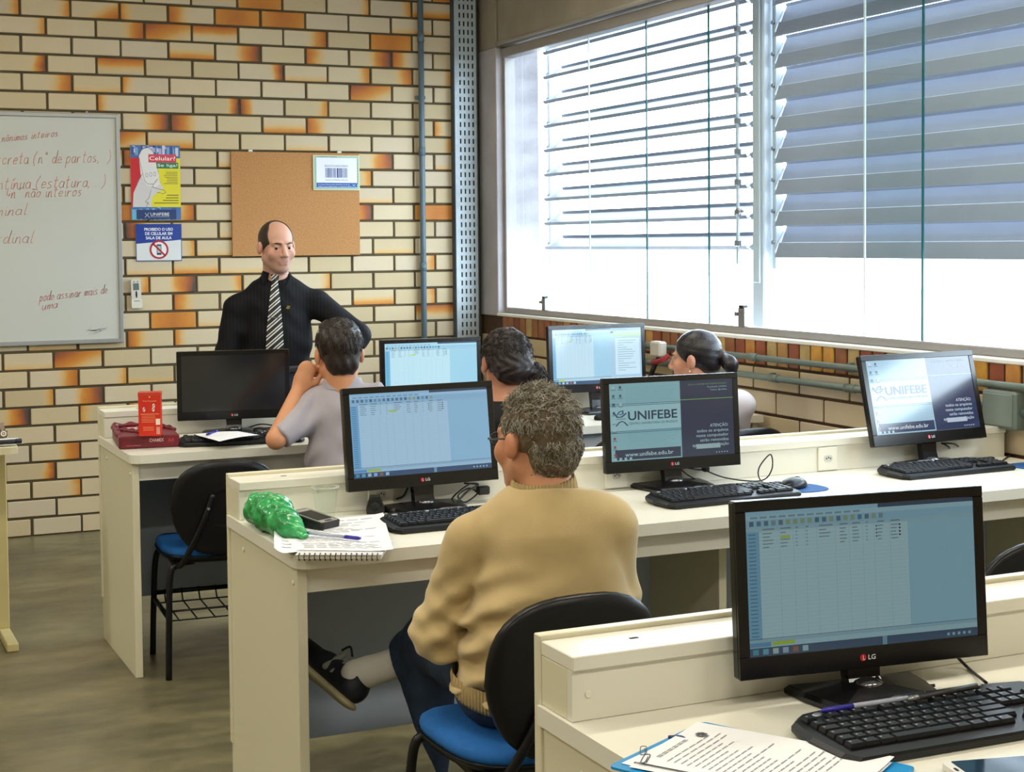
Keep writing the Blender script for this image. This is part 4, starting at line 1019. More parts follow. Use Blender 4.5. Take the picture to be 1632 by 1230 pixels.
def pad(x, y, label):
    t = thing('mouse_pad', label, 'mouse pad', (x, y, HD+.0004), 0, 'blue mouse pads')
    MB().prism(superell(.15, .15, 2.6), 0, .0022, 'z').build('pad', pad_m, t); return t
pad(1.530, -4.575, 'blue mouse pad under the mouse beside the upright UNIFEBE monitor')
pad(2.425, -4.56, 'blue mouse pad at the end of the keyboard below the window')
m2_ = copy_tree(mo0); m2_.location = (2.44, -4.575, HD+.003); m2_.rotation_euler = (0, 0, R(-50)); m2_['label'] = 'black mouse on the blue pad next to the window wall'
q = at(965, 664, z=HD+.01); m3_ = copy_tree(mo0); m3_.location = (q[0], q[1], HD+.0005); m3_.rotation_euler = (0, 0, R(-70)); m3_['label'] = 'black mouse in front of the monitor with two windows'

# ------------------------------------------------------------------ cables
cab_m = mat('cable_black', (14, 14, 16), .45)
def cable(name, label, pts, r=.0022, group=None):
    return tag(MB().tube(bez(pts, 9), r, 6).build(name, cab_m), label, 'cable', group)
h = HD+.003
def A(px, py, z): return tuple(at(px, py, z=z))
def B(px, py, y): return tuple(at(px, py, y=y))
cable('mouse_cable', 'thin mouse cable rising in a loop beside the upright UNIFEBE monitor', [A(1234, 777, h+.012), B(1212, 765, -4.50), B(1210, 745, -4.47), B(1228, 724, -4.46), B(1230, 748, -4.45), B(1212, 766, -4.44), B(1160, 762, -4.42), B(1126, 750, -4.38), B(1116, 742, -4.34)])
cable('monitor_cable', 'black cable hanging behind the upright UNIFEBE monitor', [B(1080, 742, -4.36), B(1095, 756, -4.37), A(1122, 770, h), A(1128, 771, h)])
cable('monitor_cable', 'second black cable below the upright UNIFEBE monitor bending to its plug', [B(1090, 744, -4.37), B(1110, 748, -4.36), B(1122, 748, -4.345), B(1128, 742, -4.34)], .003)
cable('monitor_cable', 'black cable tangle rising beside the sweater man monitor', [A(716, 800, h), B(728, 786, -4.37), B(752, 770, -4.35), B(764, 782, -4.345), A(742, 800, h), B(730, 790, -4.36), B(748, 778, -4.34), B(766, 788, -4.345)])
cable('monitor_cable', 'black cable crossing the tangle beside the sweater man monitor', [A(722, 806, h), B(745, 783, -4.38), B(762, 772, -4.345), B(740, 770, -4.35)], .003)
cable('power_cable', 'black cable falling between speaker and the sweater man monitor stand', [B(650, 778, -4.345), B(640, 792, -4.36), A(610, 800, h), A(596, 806, h)], .003)
cable('monitor_cable', 'black cable behind the large spreadsheet monitor', [B(1396, 1063, -6.27), A(1402, 1084, h+.02), A(1440, 1096, h), A(1490, 1092, h+.004)], .0028)
cable('monitor_cable', 'black cable running from the large spreadsheet monitor to the ridge', [B(1525, 1046, -6.26), A(1545, 1066, h), A(1572, 1088, h+.012)], .0028)
cable('monitor_cable', 'two thin black cables arching behind the tilted monitor', [B(1500, 706, -4.35), B(1512, 712, -4.36), A(1515, 722, h)], .0026)
cable('monitor_cable', 'thin black cable arching to the keyboard of the tilted monitor', [B(1500, 706, -4.35), B(1522, 708, -4.36), A(1538, 722, h)], .0026)
cable('mouse_cable', 'thin mouse cable crossing the desk beside the window wall', [A(1598, 734, h), A(1606, 728, h), A(1616, 722, h)], .0026)
rr = random.Random(11)
for k in range(6):
    q0, q1 = at(384+k*3, 680+k*2, z=h+.0005*k), at(455, 672+k*5, z=h+.0005*k)
    cable('cable', 'black cable in the tangle behind the elbow of the grey shirt', [tuple(q0), tuple((q0+q1)/2+np.array([rr.uniform(-.02, .02), rr.uniform(-.04, .04), .012+.01*rr.random()])), tuple(q1)], .0030, 'cables behind the first keyboard')
pb_ = thing('power_plug', 'small black plug block in the cable tangle beside the sweater man', 'plug', B(770, 781, -4.35))
MB().box(-.018, .018, -.01, .01, -.012, .012, .004).build('body', black_pl, pb_); MB().tube([(.0, .01, 0), (0, .018, 0)], .004, 8).build('pin', chrome, pb_)
pb_ = thing('power_plug', 'small black plug below the upright UNIFEBE monitor', 'plug', B(1124, 745, -4.352))
MB().box(-.010, .010, -.012, .006, -.012, .012, .004).build('body', black_pl, pb_); MB().tube([(.0, .006, 0), (0, .014, 0)], .004, 8).build('pin', chrome, pb_)

# ------------------------------------------------------------------ things on the sweater man's desk
q = at(600, 818, z=HD)
sp_ = thing('desk_speaker', 'small black wedge shaped speaker between plastic cup and monitor stand', 'speaker', (q[0], q[1]+.01, HD), R(-20))
MB().prism([(-.022, 0), (.024, 0), (.026, .012), (.012, .045), (-.014, .045), (-.024, .012)], -.022, .022, 'y').build('body', stand_m, sp_)
MB().lathe([(.012, 0), (.012, .002), (.004, .003)], 14, M=Matrix.Translation((0, -.022, .02)) @ Matrix.Rotation(R(90), 4, 'X')).build('grille', dark_m, sp_)
# green bag bundle
bag_t = NT('green_plastic_film'); bag_t.b.inputs['Roughness'].default_value = .22; bag_t.b.inputs['Specular IOR Level'].default_value = .7
_n = bag_t.noise(22, 4, bag_t.coord()); _rp = bag_t.ramp([(.35, lin((18, 122, 60))), (.55, lin((40, 160, 84))), (.75, lin((110, 200, 140)))]); bag_t.l(_n, _rp.inputs[0]); bag_t.l(_rp.outputs[0], bag_t.b.inputs['Base Color'])
bag_t.b.inputs['Subsurface Weight'].default_value = .15; bag_t.b.inputs['Subsurface Radius'].default_value = (.01, .03, .01)
_w = bag_t.n('ShaderNodeTexVoronoi'); _w.feature = 'DISTANCE_TO_EDGE'; _w.inputs['Scale'].default_value = 38; bag_t.l(bag_t.coord(), _w.inputs['Vector']); bag_t.bump(_w.outputs[0], .6, .006)
p0, p1 = at(414, 808, z=HD+.045), at(462, 832, z=HD+.045)
bg = thing('plastic_bag', 'crumpled green plastic bag wrapped around a bundle beside the phone', 'bag', (p0[0], p0[1], HD))
d_ = np.array([p1[0]-p0[0], p1[1]-p0[1]])
s = SDF(.02); s.cap((0, 0, .042), (d_[0]*.5, d_[1]*.5, .045), .040, .045); s.cap((d_[0]*.5, d_[1]*.5, .045), (d_[0], d_[1], .034), .045, .031); s.cap((d_[0], d_[1], .034), (d_[0]*1.14+.01, d_[1]*1.14, .026), .028, .020)
s.cap((d_[0]*.3-.02, d_[1]*.3+.01, .075), (d_[0]*.7, d_[1]*.7, .07), .012, .008); s.half((0, 0, .002), (0, 0, -1))
def wr_(P): return .004*np.sin(P[:, 0]*70+P[:, 2]*45)*np.sin(P[:, 1]*60+2*np.sin(P[:, 2]*50))+.0022*np.sin(P[:, 1]*170+P[:, 2]*60+3*np.sin(P[:, 0]*50))
link('film', s.mesh('film', .003, wr_), bg, bag_t.m)
MB().tube(bez([(d_[0]*1.1, d_[1]*1.1, .03), (d_[0]*1.2+.01, d_[1]*1.2, .022), (d_[0]*1.24+.02, d_[1]*1.24, .014)], 5), [.012]*5+[.009]*3+[.012]*3, 8).build('twisted_end', bag_t.m, bg)
# phone on its flip cover
q = at(500, 833, z=HD+.02)
fp = thing('wallet_case', 'black flip cover lying under the phone beside the plastic cup', 'phone case', (q[0]+.004, q[1]-.006, HD), R(28))
MB().prism(rrect(.075, .125, .008), .0005, .012, 'z').build('cover', mat('leatherette', (18, 18, 20), .5, bump=(200, .3)), fp)
MB().box(-.0385, -.030, -.06, .06, .0005, .016, .003).build('spine', bpy.data.materials['leatherette'], fp)
po = thing('mobile_phone', 'black phone with grey screen resting on its flip cover', 'phone', (q[0], q[1], HD+.0125), R(28)); po.rotation_euler = (R(9), 0, R(28)); po.location.z = HD+.0225
MB().prism(rrect(.068, .122, .010), 0, .016, 'z').build('body', mat('phone_case_black', (20, 18, 18), .4), po)
MB().prism(rrect(.058, .110, .004), .016, .0168, 'z').build('front_glass', mat('phone_grey', (150, 148, 144), .2), po)
MB().prism(rrect(.050, .074, .002), .0168, .0174, 'z').build('screen', mat('phone_screen', (38, 42, 46), .12), po)
MB().prism(rrect(.022, .008, .003, 4, 0, -.0475), .0168, .0176, 'z').build('home_button', mat('phone_button', (60, 58, 56), .3), po)
# plastic cup
cup_m = thin_glass(); cup_m.name = 'clear_plastic'
q = at(519, 825, z=HD)
cu = thing('plastic_cup', 'clear disposable plastic cup behind the phone', 'cup', (q[0], q[1], HD))
MB().lathe([(.0, .001), (.023, .001), (.024, .004), (.0255, .02), (.0258, .021), (.034, .080)], 28, caps=False).build('wall', cup_m, cu)
MB().lathe([(.034, .079), (.0362, .080), (.0362, .0825), (.034, .0825)], 28, caps=False).build('rim', mat('rim_plastic', (220, 222, 216), .25, trans=.6), cu)
# spiral notebook, printed sheets and pen
pA, pB = at(471, 884, z=HD+.012), at(607, 884, z=HD+.012)
ang = math.atan2(pB[1]-pA[1], pB[0]-pA[0]); wN = float(np.linalg.norm((pB-pA)[:2]))
nb = thing('spiral_notebook', 'spiral bound notebook at the desk edge under printed sheets', 'notebook', (float(pA[0]), float(pA[1]), HD+.0005), ang)
MB().box(0, wN, .006, .19, 0, .009, .001).build('pages', mat('notebook_pages', (216, 212, 200), .7), nb); MB().box(-.002, wN+.002, .004, .192, .009, .0105).build('cover', mat('notebook_cover', (206, 204, 204), .5), nb)
for k in range(16):
    xx = .008+k*(wN-.016)/15; MB().tube([(xx, .004+.008*math.cos(a), .006+.0085*math.sin(a)) for a in [2*math.pi*i/9 for i in range(9)]], .0011, 5).build('wire_ring', mat('wire_dark', (60, 58, 56), .35, .6) if 'wire_dark' not in bpy.data.materials else bpy.data.materials['wire_dark'], nb)
def paper(name, label, quad, z, lines, group=None, curl=None, seed=1, m=pm, bold=0):
    """printed sheet: quad of four desk points (bl, br, tr, tl)"""
    c = sum(np.array(q) for q in quad)/4; t = thing(name, label, 'paper', (c[0], c[1], z), 0, group); rr = random.Random(seed)
    Q = [np.array(q)[:2]-c[:2] for q in quad]
    def pos(u, v):
        a = Q[0]*(1-u)*(1-v)+Q[1]*u*(1-v)+Q[2]*u*v+Q[3]*(1-u)*v; return (a[0], a[1], curl(u, v) if curl else 0)
    N = 14; mb = MB(); mb.add([pos(i/N, j/N) for j in range(N+1) for i in range(N+1)], [(j*(N+1)+i, j*(N+1)+i+1, (j+1)*(N+1)+i+1, (j+1)*(N+1)+i) for j in range(N) for i in range(N)], True)
    mb.build('sheet', m, t)
    fl = Flat(lambda x, y, l: (lambda p: (p[0], p[1], p[2]+.0004+l*.0001))(pos(x, y)))
    for (u0, u1, v, hh, col) in lines(rr):
        for k in range(6): fl.rect(u0+(u1-u0)*k/6, v, u0+(u1-u0)*(k+.8)/6, v+hh, col, 1)
    fl.build('print', print_mat, t)['kind'] = 'stuff'; return t
def U2(px, py, z=HD+.013): return tuple(at(px, py, z=z))
def txtlines(rr):
    out = []
    for k in range(26):
        v = .93-k*.034
        if k in (5, 11, 12, 19): continue
        out.append((.08+.04*rr.random(), .55+.38*rr.random(), v, .009, (150, 150, 158)))
    return out
paper('printed_sheet', 'printed sheet with rows of small text under the blue pen', [U2(472, 876), U2(627, 878), U2(611, 824), U2(440, 838)], HD+.0125, txtlines, curl=lambda u, v: .010*max(0, u-.75)**2*8+.016*max(0, v-.72)**2*6, seed=2)
paper('printed_sheet', 'printed sheet with curled corner next to the green bag', [U2(437, 882), U2(476, 878), U2(478, 836), U2(437, 828)], HD+.0115, lambda rr: [(.3, .7, .15+.1*k, .02, (130, 130, 140)) for k in range(7)], curl=lambda u, v: .03*max(0, .5-u)**2*2+.012*max(0, v-.7), seed=3)
def pen(name, label, a, b, body, cap, capfrac=.3, r=.0042, tip=None, seg=None):
    a, b = Vector(a), Vector(b); t = thing(name, label, 'pen', tuple(a)); d = b-a
    MB().tube([(0, 0, 0), tuple(d*(1-capfrac))], r, 8).build('barrel', body, t); MB().tube([tuple(d*(1-capfrac)), tuple(d*.95), tuple(d)], [r*1.15, r*1.1, r*.4], 8).build('cap', cap, t)
    MB().tube([(0, 0, 0), tuple(-d*.06)], [r*.95, r*.5], 8).build('end_plug', tip or cap, t); return t
clear = mat('pen_clear', (200, 204, 224), .15, trans=.4); blue_pl = mat('pen_blue', (42, 34, 150), .3); steel = mat('pen_steel', (150, 150, 150), .25, .8)
pen('ballpoint_pen', 'clear ballpoint pen with blue cap on the printed sheet', at(493, 849, z=HD+.023), at(575, 858, z=HD+.020), clear, blue_pl)
# ------------------------------------------------------------------ things on the first desk
q = at(232, 705, z=HD); c0 = np.array([.062, -2.60])
rm = thing('paper_ream', 'torn open maroon paper ream wrapper under the red coffee box', 'paper ream', (c0[0], c0[1], HD+.0005), R(-6))
wrap = mat('maroon_wrapper', (112, 22, 38), .35, var=(14, .35), bump=(40, .4, .004))
MB().box(-.105, .105, -.165, .13, 0, .045, .004).build('wrapper', wrap, rm)
s = SDF(.01); s.cap((-.10, -.10, .042), (-.10, .12, .052), .010); s.cap((-.09, .13, .05), (.03, .12, .055), .010); s.cap((-.08, .02, .045), (-.02, -.08, .048), .012); s.cap((.06, .10, .05), (.10, -.02, .046), .009)
link('torn_flap', s.mesh('torn_flap', .004, lambda P: .004*np.sin(P[:, 0]*120)*np.sin(P[:, 1]*90)), rm, wrap)
MB().box(-.07, -.02, .02, .10, .045, .047).build('paper_edge', mat('pink_paper', (214, 170, 172), .6), rm)
fl = Flat(lambda x, y, l: (x, -.1652-l*.0003, y)); fl.text('CHAMEX', .0, .022, .012, (230, 200, 196), 1, 'l', .05, True); fl.text('A4', .064, .018, .016, (196, 70, 60), 1, 'l', .02); fl.rect(-.08, .010, -.03, .013, (170, 80, 90), 1); fl.build('wrapper_print', print_mat, rm)
q0, q1 = at(225, 695, z=HD+.047), at(259, 694, z=HD+.047)
cb = thing('coffee_box', 'upright red coffee carton standing on the paper ream', 'carton', (float((q0[0]+q1[0])/2), float((q0[1]+q1[1])/2)+.02, HD+.0465), R(-16))
wB = .078; hB = .152
MB().box(-wB/2, wB/2, -.022, .03, 0, hB, .002).build('carton', mat('red_carton', (208, 44, 26), .4), cb)
MB().box(-wB/2-.001, wB/2+.001, -.0235, .031, hB-.012, hB+.002, .001).build('flap', mat('carton_flap', (196, 60, 40), .45), cb)
fl = Flat(lambda x, y, l: ((x-.5)*wB, -.0224-l*.0003, y*hB))
fl.text('Três Corações', .5, .80, .03, (240, 190, 150), 1, 'c', .6)
for k, (x, y) in enumerate(((.68, .70), (.25, .62), (.66, .62))): fl.disc(x, y, .055, (236, 226, 214), 1, 14); fl.stroke([(x-.03, y-.02), (x+.03, y+.03)], .02, (96, 50, 34), 2)
for k in range(5): fl.rect(.14, .46-k*.035, .74, .475-k*.035, (236, 130, 90), 1)
for k in range(3): fl.rect(.2, .20-k*.035, .66, .215-k*.035, (236, 130, 90), 1)
fl.rect(.76, .26, .95, .40, (236, 224, 200), 1)
for k in range(7): fl.rect(.78, .05+k*.024, .94, .062+k*.024, (240, 200, 180), 1)
fl.rect(.1, .505, .9, .515, (250, 200, 150), 1); fl.disc(.5, .93, .04, (240, 190, 150), 1, 10)
fl.build('carton_print', print_mat, cb)
def U3(px, py, z=HD+.034): return tuple(at(px, py, z=z))
paper('blank_sheet', 'white sheet of paper lying over the keyboard beside the coffee box', [U3(350, 704), U3(414, 694), U3(380, 688), U3(310, 693)], HD+.0355, lambda rr: [(.2, .7, .5, .01, (200, 200, 206))], curl=lambda u, v: .004*math.sin(u*3), seed=4)
pen('ballpoint_pen', 'blue pen lying on the white sheet by the black off monitor', at(330, 692, z=HD+.042), at(347, 686, z=HD+.042), blue_pl, blue_pl)
# ------------------------------------------------------------------ things on the third desk
ax = np.array([.89, .454]); ay = np.array([-.454, .89]); tl = np.array([-.095, -6.436])
fo_ = thing('plastic_folder', 'blue plastic folder at the desk edge holding printed forms', 'folder', (tl[0], tl[1], HD), math.atan2(ax[1], ax[0]))
blu = mat('folder_blue', (20, 140, 205), .25, spec=.6)
MB().prism(rrect(.245, .335, .01, 4, .1225, -.1675), .0006, .004, 'z').build('cover', blu, fo_)
MB().tube(bez([(.15, -.002, .005), (.152, -.02, .008), (.150, -.035, .005)], 5), .003, 6).build('elastic', mat('elastic_navy', (24, 50, 110), .5), fo_)
card = thing('name_card', 'white name card with red handwriting clipped to the blue folder', 'card', (float(tl[0]+ax[0]*.018-ay[0]*.010), float(tl[1]+ax[1]*.018-ay[1]*.010), HD+.0045), math.atan2(ax[1], ax[0]))
MB().box(.0, .145, -.05, .0, 0, .0006).build('card', pm, card)
fl = Flat(lambda x, y, l: (x, y, .0008+l*.0002)); handwrite(fl, 'secretaria do', .008, -.024, .022, (200, 60, 90), 0, .0016, fit=.125); handwrite(fl, 'casa', .05, -.044, .02, (200, 60, 90), 0, .0016, fit=.05); fl.build('card_writing', print_mat, card)
clip = mat('clip_steel', (90, 100, 120), .3, .8)
def paperclip(label, x, y, rz, z):
    t = thing('paper_clip', label, 'paper clip', (x, y, z), rz, 'paper clips on the folder')
    MB().tube(bez([(0, .0, 0), (.03, 0, .001), (.034, .004, .001), (.03, .008, .001), (.002, .008, .001), (-.002, .005, .001), (.002, .002, .001), (.024, .002, .001)], 5), .0007, 5).build('wire', clip, t)
q = at(1030, 1203, z=HD+.006); paperclip('paper clip holding the name card on the blue folder', q[0], q[1], R(60), HD+.0062)
q = at(1030, 1215, z=HD+.010); paperclip('paper clip at the corner of the printed form on the folder', q[0], q[1], R(50), HD+.0092)
pt, pl_ = at(1111, 1153.5, z=HD+.008), at(1009, 1214, z=HD+.008); dn = -np.array([-(pt-pl_)[1], (pt-pl_)[0]]); dn = dn/np.linalg.norm(dn)*.297
def form(rr):
    out = [(.16, .62, .93-.012*k, .006, (120, 120, 128)) for k in range(2)]
    for k in range(20): out.append((.1+.02*rr.random(), .5+.4*rr.random(), .86-k*.035, .007, (140, 140, 148)))
    return out
for off, zz, lab, sd_ in ((np.array([-.012, -.010]), .0047, 'printed form lying under another form on the blue folder', 6), (np.zeros(2), .0078, 'top printed form with a round crest on the blue folder', 5)):
    a, b = pl_[:2]+off, pt[:2]+off
    paper('printed_form', lab, [tuple(a+dn), tuple(b+dn), tuple(b), tuple(a)], HD+zz, form, curl=lambda u, v: .0015+.012*max(0, u-.6)**2, seed=sd_)
cr = at(1118, 1170, z=HD+.011)
fl = Flat(lambda x, y, l: (x, y, .0)); [fl.disc(.006*math.cos(k*math.pi/4), .006*math.sin(k*math.pi/4), .0035, (120, 122, 126), 0, 8) for k in range(8)]; fl.disc(0, 0, .004, (90, 92, 96), 0, 10)
crest = fl.build('crest', print_mat, [o for o in COL.objects if o.get('label', '').startswith('top printed form')][0]); crest.location = (cr[0]-crest.parent.location.x, cr[1]-crest.parent.location.y, .0035)
zt_ = HD+.031
pen('ballpoint_pen', 'ballpoint pen with blue cap lying on the keyboard beside the folder', at(1446, 1112, z=zt_), at(1308, 1133, z=zt_), clear, blue_pl, .36)
pen('metal_pen', 'dark grip pen with metal tip lying on the keyboard keys', at(1556, 1093, z=zt_+.001), at(1446, 1115, z=zt_), mat('pen_grip', (40, 38, 40), .5), steel, .14, .0048, steel)
q = at(1590, 1222, z=HD+.012)
bk_ = thing('brochure', 'brochure with a brown food picture under the white phone', 'brochure', (float(q[0])-.03, float(q[1])-.022, HD), R(-20))
MB().box(-.09, .10, -.12, .045, .0006, .0026).build('pages', pm, bk_)
fl = Flat(lambda x, y, l: (x, y, .0029+l*.0002)); fl.rect(-.09, -.12, .1, .045, (206, 182, 148), 0); fl.disc(-.05, .0, .03, (178, 120, 88), 1); fl.disc(-.06, -.01, .016, (120, 76, 60), 2); fl.disc(-.02, .02, .016, (206, 150, 150), 2); fl.build('picture', print_mat, bk_)
wp = thing('mobile_phone', 'white phone with dark glossy screen lying on the food brochure', 'phone', (float(q[0])+.004, float(q[1])+.002, HD+.0036), R(-14))
MB().prism(rrect(.135, .070, .010), 0, .008, 'z').build('body', mat('phone_white', (222, 222, 218), .3), wp)
MB().prism(rrect(.108, .062, .003), .008, .0086, 'z').build('screen', mat('phone_dark_glass', (30, 52, 72), .08), wp)
MB().prism(rrect(.004, .012, .0018, 3, -.061, 0), .008, .0086, 'z').build('earpiece', dark_m, wp)
# ------------------------------------------------------------------ people
def nrm(v): v = np.array(v, float); return v/np.linalg.norm(v)
class Person:
    """local frame: x to the right, y away from the viewer side, z up; origin on the floor"""
    def __init__(s, x, y, label):
        s.o = np.array([x, y, 0.0]); d = nrm([x-CAM[0], y-CAM[1], 0]); s.n = d; s.r = np.array([d[1], -d[0], 0])
        s.t = thing('person', label, 'person', (x, y, 0), math.atan2(s.r[1], s.r[0]))
    def px(s, a, b, v=0.0):
        w = ray(a, b); t = (s.n@(s.o-CAM)+v)/(s.n@w); return s.loc(CAM+w*t)
    def loc(s, P): q = np.array(P, float)-s.o; return np.array([q@s.r, q@s.n, q[2]])
    def part(s, name, me, m, parent=None): return link(name, me, parent or s.t, m)
class Head:
    def __init__(s, c, f, up=(0, 0, 1), sc=1.0):
        s.c = np.array(c, float); s.f = nrm(f); up = np.array(up, float); s.r = nrm(np.cross(s.f, up)); s.u = np.cross(s.r, s.f); s.s = sc; s.M = np.stack([s.r, s.f, s.u], 1)
    def T(s, x, y, z): return s.c+s.s*(x*s.r+y*s.f+z*s.u)
    def L(s, P): return ((P-s.c)@s.M)/s.s
    def skin(s, S, neck=None, female=False):
        k = s.s; T = s.T; jw = .9 if female else 1.0
        S.ell(T(0, -.012, .034), np.array([.074, .094, .083])*k, s.M, .012)
        S.ell(T(0, .030, -.028), np.array([.058*jw, .062, .082])*k, s.M, .02)
        S.cap(T(0, .064, -.090), T(0, .060, -.084), .020*k*jw, k=.02)
        for q in (-1, 1):
            S.cap(T(q*.052*jw, .0, -.048), T(q*.018, .056, -.090), .020*k, .016*k, .02)
            S.ell(T(q*.044, .058, -.022), np.array([.022, .022, .026])*k, s.M, .015)          # cheek
            S.cap(T(q*.012, .088, .026), T(q*.046, .070, .024), .0085*k, .007*k, .01)         # brow
            S.ell(T(q*.031, .096, .005), np.array([.015, .012, .008])*k, s.M, .008, True); S.ell(T(q*.031, .0775, .0115), np.array([.013, .0115, .0075])*k, s.M, .003); S.ell(T(q*.031, .076, -.0055), np.array([.013, .0105, .006])*k, s.M, .003)
            S.ell(T(q*.0795, -.008, -.002), np.array([.0115, .019, .030])*k, s.M, .005)         # ear
            S.ell(T(q*.093, .001, .002), np.array([.006, .010, .018])*k, s.M, .003, True)
            S.ell(T(q*.012, .098, -.031), np.array([.008, .009, .007])*k, s.M, .006)
        S.cap(T(0, .087, .020), T(0, .108, -.024), .0075*k, .0115*k, .008)                    # nose
        S.cap(T(-.019, .0845, -.055), T(.019, .0845, -.055), .0052*k, k=.006); S.cap(T(-.016, .083, -.067), T(.016, .083, -.067), .0058*k, k=.006)
        S.cap(T(-.020, .093, -.061), T(.020, .093, -.061), .0030*k, k=.003, sub=True)
        if neck is not None:
            nr = .048 if female else .056
            S.cap(T(0, -.022, -.050), neck, nr*k, nr*1.08*k, .025)
    def eyes(s, P, look=(0, 0)):
        for q in (-1, 1):
            c = s.T(q*.031, .0755, .005); mb = MB(); n = 10
            M_ = Matrix(((s.r[0], s.f[0], s.u[0], c[0]), (s.r[1], s.f[1], s.u[1], c[1]), (s.r[2], s.f[2], s.u[2], c[2]), (0, 0, 0, 1)))
            r = .0112*s.s
            MB().tube(bez([tuple(s.T(q*.013, .0945, .0225)), tuple(s.T(q*.030, .0900, .0275)), tuple(s.T(q*.048, .0745, .0245))], 5), [.0022*s.s]*3+[.0028*s.s]*5+[.0012*s.s]*3, 6).build('eyebrow', brow_m, P.t)
            e = MB().lathe([(r*math.cos(R(a)), r*math.sin(R(a))) for a in range(-80, 81, 20)], 14, M=M_ @ Matrix.Rotation(R(-90), 4, 'X')).build('eyeball', eye_m, P.t)
            MB().lathe([(.0068*s.s, r*.84), (.0050*s.s, r*.98), (.0005, r*1.04)], 12, M=M_ @ Matrix.Rotation(R(look[1]), 4, 'X') @ Matrix.Rotation(R(look[0]), 4, 'Z') @ Matrix.Rotation(R(-90), 4, 'X')).build('iris', iris_m, e)
brow_m = mat('eyebrow_brown', (44, 30, 24), .7); eye_m = mat('eye_white', (190, 180, 172), .3); iris_m = mat('iris_brown', (46, 30, 20), .15)
skin_m = attr_mat('skin', .5, 0, .4, bump=(240, .12, .0006))
skin_m.node_tree.nodes['Principled BSDF'].inputs['Subsurface Weight'].default_value = .12
skin_m.node_tree.nodes['Principled BSDF'].inputs['Subsurface Radius'].default_value = (.02, .008, .004)
def skin_col(base, heads, stubble=0.0):
    b = np.array(lin(base))
    def fn(v):
        c = np.tile(b, (len(v), 1))
        for h in heads:
            q = h.L(v); near = (np.abs(q) < .16).all(1)
            lip = np.exp(-((q[:, 0]/.022)**2+((q[:, 2]+.061)/.011)**2))*(q[:, 1] > .07)*near
            c = c*(1-lip[:, None]*np.array([.16, .34, .28]))
            red = np.exp(-(((np.abs(q[:, 0])-.045)/.02)**2+((q[:, 2]+.02)/.022)**2))*(q[:, 1] > .03)*near+np.exp(-((np.abs(q[:, 0])-.08)/.02)**2-(q[:, 2]/.03)**2-(q[:, 1]/.03)**2)*near
            c = c*(1-red[:, None]*np.array([.0, .14, .12]))
            if stubble:
                sb = (1/(1+np.exp((q[:, 2]+.040)/.008)))*(q[:, 1] > -.01)*(q[:, 2] > -.125)*near*(1-np.clip(lip, 0, 1))
                c = c*(1-stubble*sb[:, None]*np.array([.42, .36, .30]))
            br = np.exp(-(((np.abs(q[:, 0])-.03)/.019)**2+((q[:, 2]-.026-.10*(np.abs(q[:, 0])-.03)*0)/.0042)**2))*(q[:, 1] > .055)*near
            c = c*(1-np.clip(br*.85, 0, .85)[:, None])
        return c
    return fn
def hand(S, w, d, nback, side=1, curl=35, sc=1.0):
    """palm from wrist w along d, back of the hand towards nback; side=+1 puts the thumb on the d x nback side"""
    d = nrm(d); nb = np.array(nback, float); nb = nrm(nb-(nb@d)*d); x = np.cross(d, nb)*side
    P = lambda a, b, c: np.array(w)+sc*(a*x+b*d+c*nb)
    S.ecap(P(.0, .0, 0), P(0, .03, 0), .026*sc, .034*sc, nb, .62, .012); S.ecap(P(.004, .03, 0), P(.0, .075, 0), .036*sc, .038*sc, nb, .45, .012)
    for i, (bx, by, L) in enumerate(((.029, .082, .072), (.010, .088, .080), (-.010, .085, .075), (-.028, .076, .058))):
        p = np.array([bx, by, 0.0]); a = 0.0; r = .0088-.0006*(i == 3)
        for k, fr_ in enumerate((.45, .31, .24)):
            a += R(curl*(1.0 if k else .8)+4*i); q = p+np.array([0, math.cos(a), -math.sin(a)])*L*fr_
            S.cap(P(*p), P(*q), r*sc, (r-.0008)*sc, .0035); p = q; r -= .0008
    a0 = np.array([.026, .018, -.006]); a1 = np.array([.050, .046, -.016]); a2 = np.array([.052, .072, -.024]); a3 = np.array([.044, .092, -.032])
    S.cap(P(*a0), P(*a1), .0135*sc, .0115*sc, .008); S.cap(P(*a1), P(*a2), .0110*sc, .0098*sc, .004); S.cap(P(*a2), P(*a3), .0098*sc, .0085*sc, .004)
def bvh(me):
    from mathutils.bvhtree import BVHTree
    return BVHTree.FromPolygons([v.co for v in me.vertices], [tuple(p.vertices) for p in me.polygons])
def front(b, u, z, dirv=1):
    h = b.ray_cast(Vector((u, -2*dirv, z)), Vector((0, dirv, 0))); return h[0], h[1]
def strands(name, P, m, n, gen, r=.0011, sides=3, seed=1):
    rr = random.Random(seed); mb = MB(); V = []; Fc = []
    for i in range(n):
        path = gen(rr)
        if path is None: continue
        path = [np.array(p, float) for p in path]; L = len(path); o = len(V); ref = nrm([rr.uniform(-1, 1), rr.uniform(-1, 1), rr.uniform(-1, 1)])
        for j, p in enumerate(path):
            t = path[min(j+1, L-1)]-path[max(j-1, 0)]; t = t/(np.linalg.norm(t)+1e-9); a = np.cross(t, ref); a = a/(np.linalg.norm(a)+1e-9); b = np.cross(t, a)
            q = r*(1-.6*j/(L-1))
            for k in range(sides): V.append(tuple(p+q*(math.cos(2*math.pi*k/sides)*a+math.sin(2*math.pi*k/sides)*b)))
        for j in range(L-1):
            for k in range(sides): Fc.append((o+j*sides+k, o+j*sides+(k+1) % sides, o+(j+1)*sides+(k+1) % sides, o+(j+1)*sides+k))
    me = bpy.data.meshes.new(name); me.from_pydata(V, [], Fc); me.polygons.foreach_set('use_smooth', [True]*len(Fc)); me.update()
    o = P.part(name, me, m); o['kind'] = 'stuff'; return o
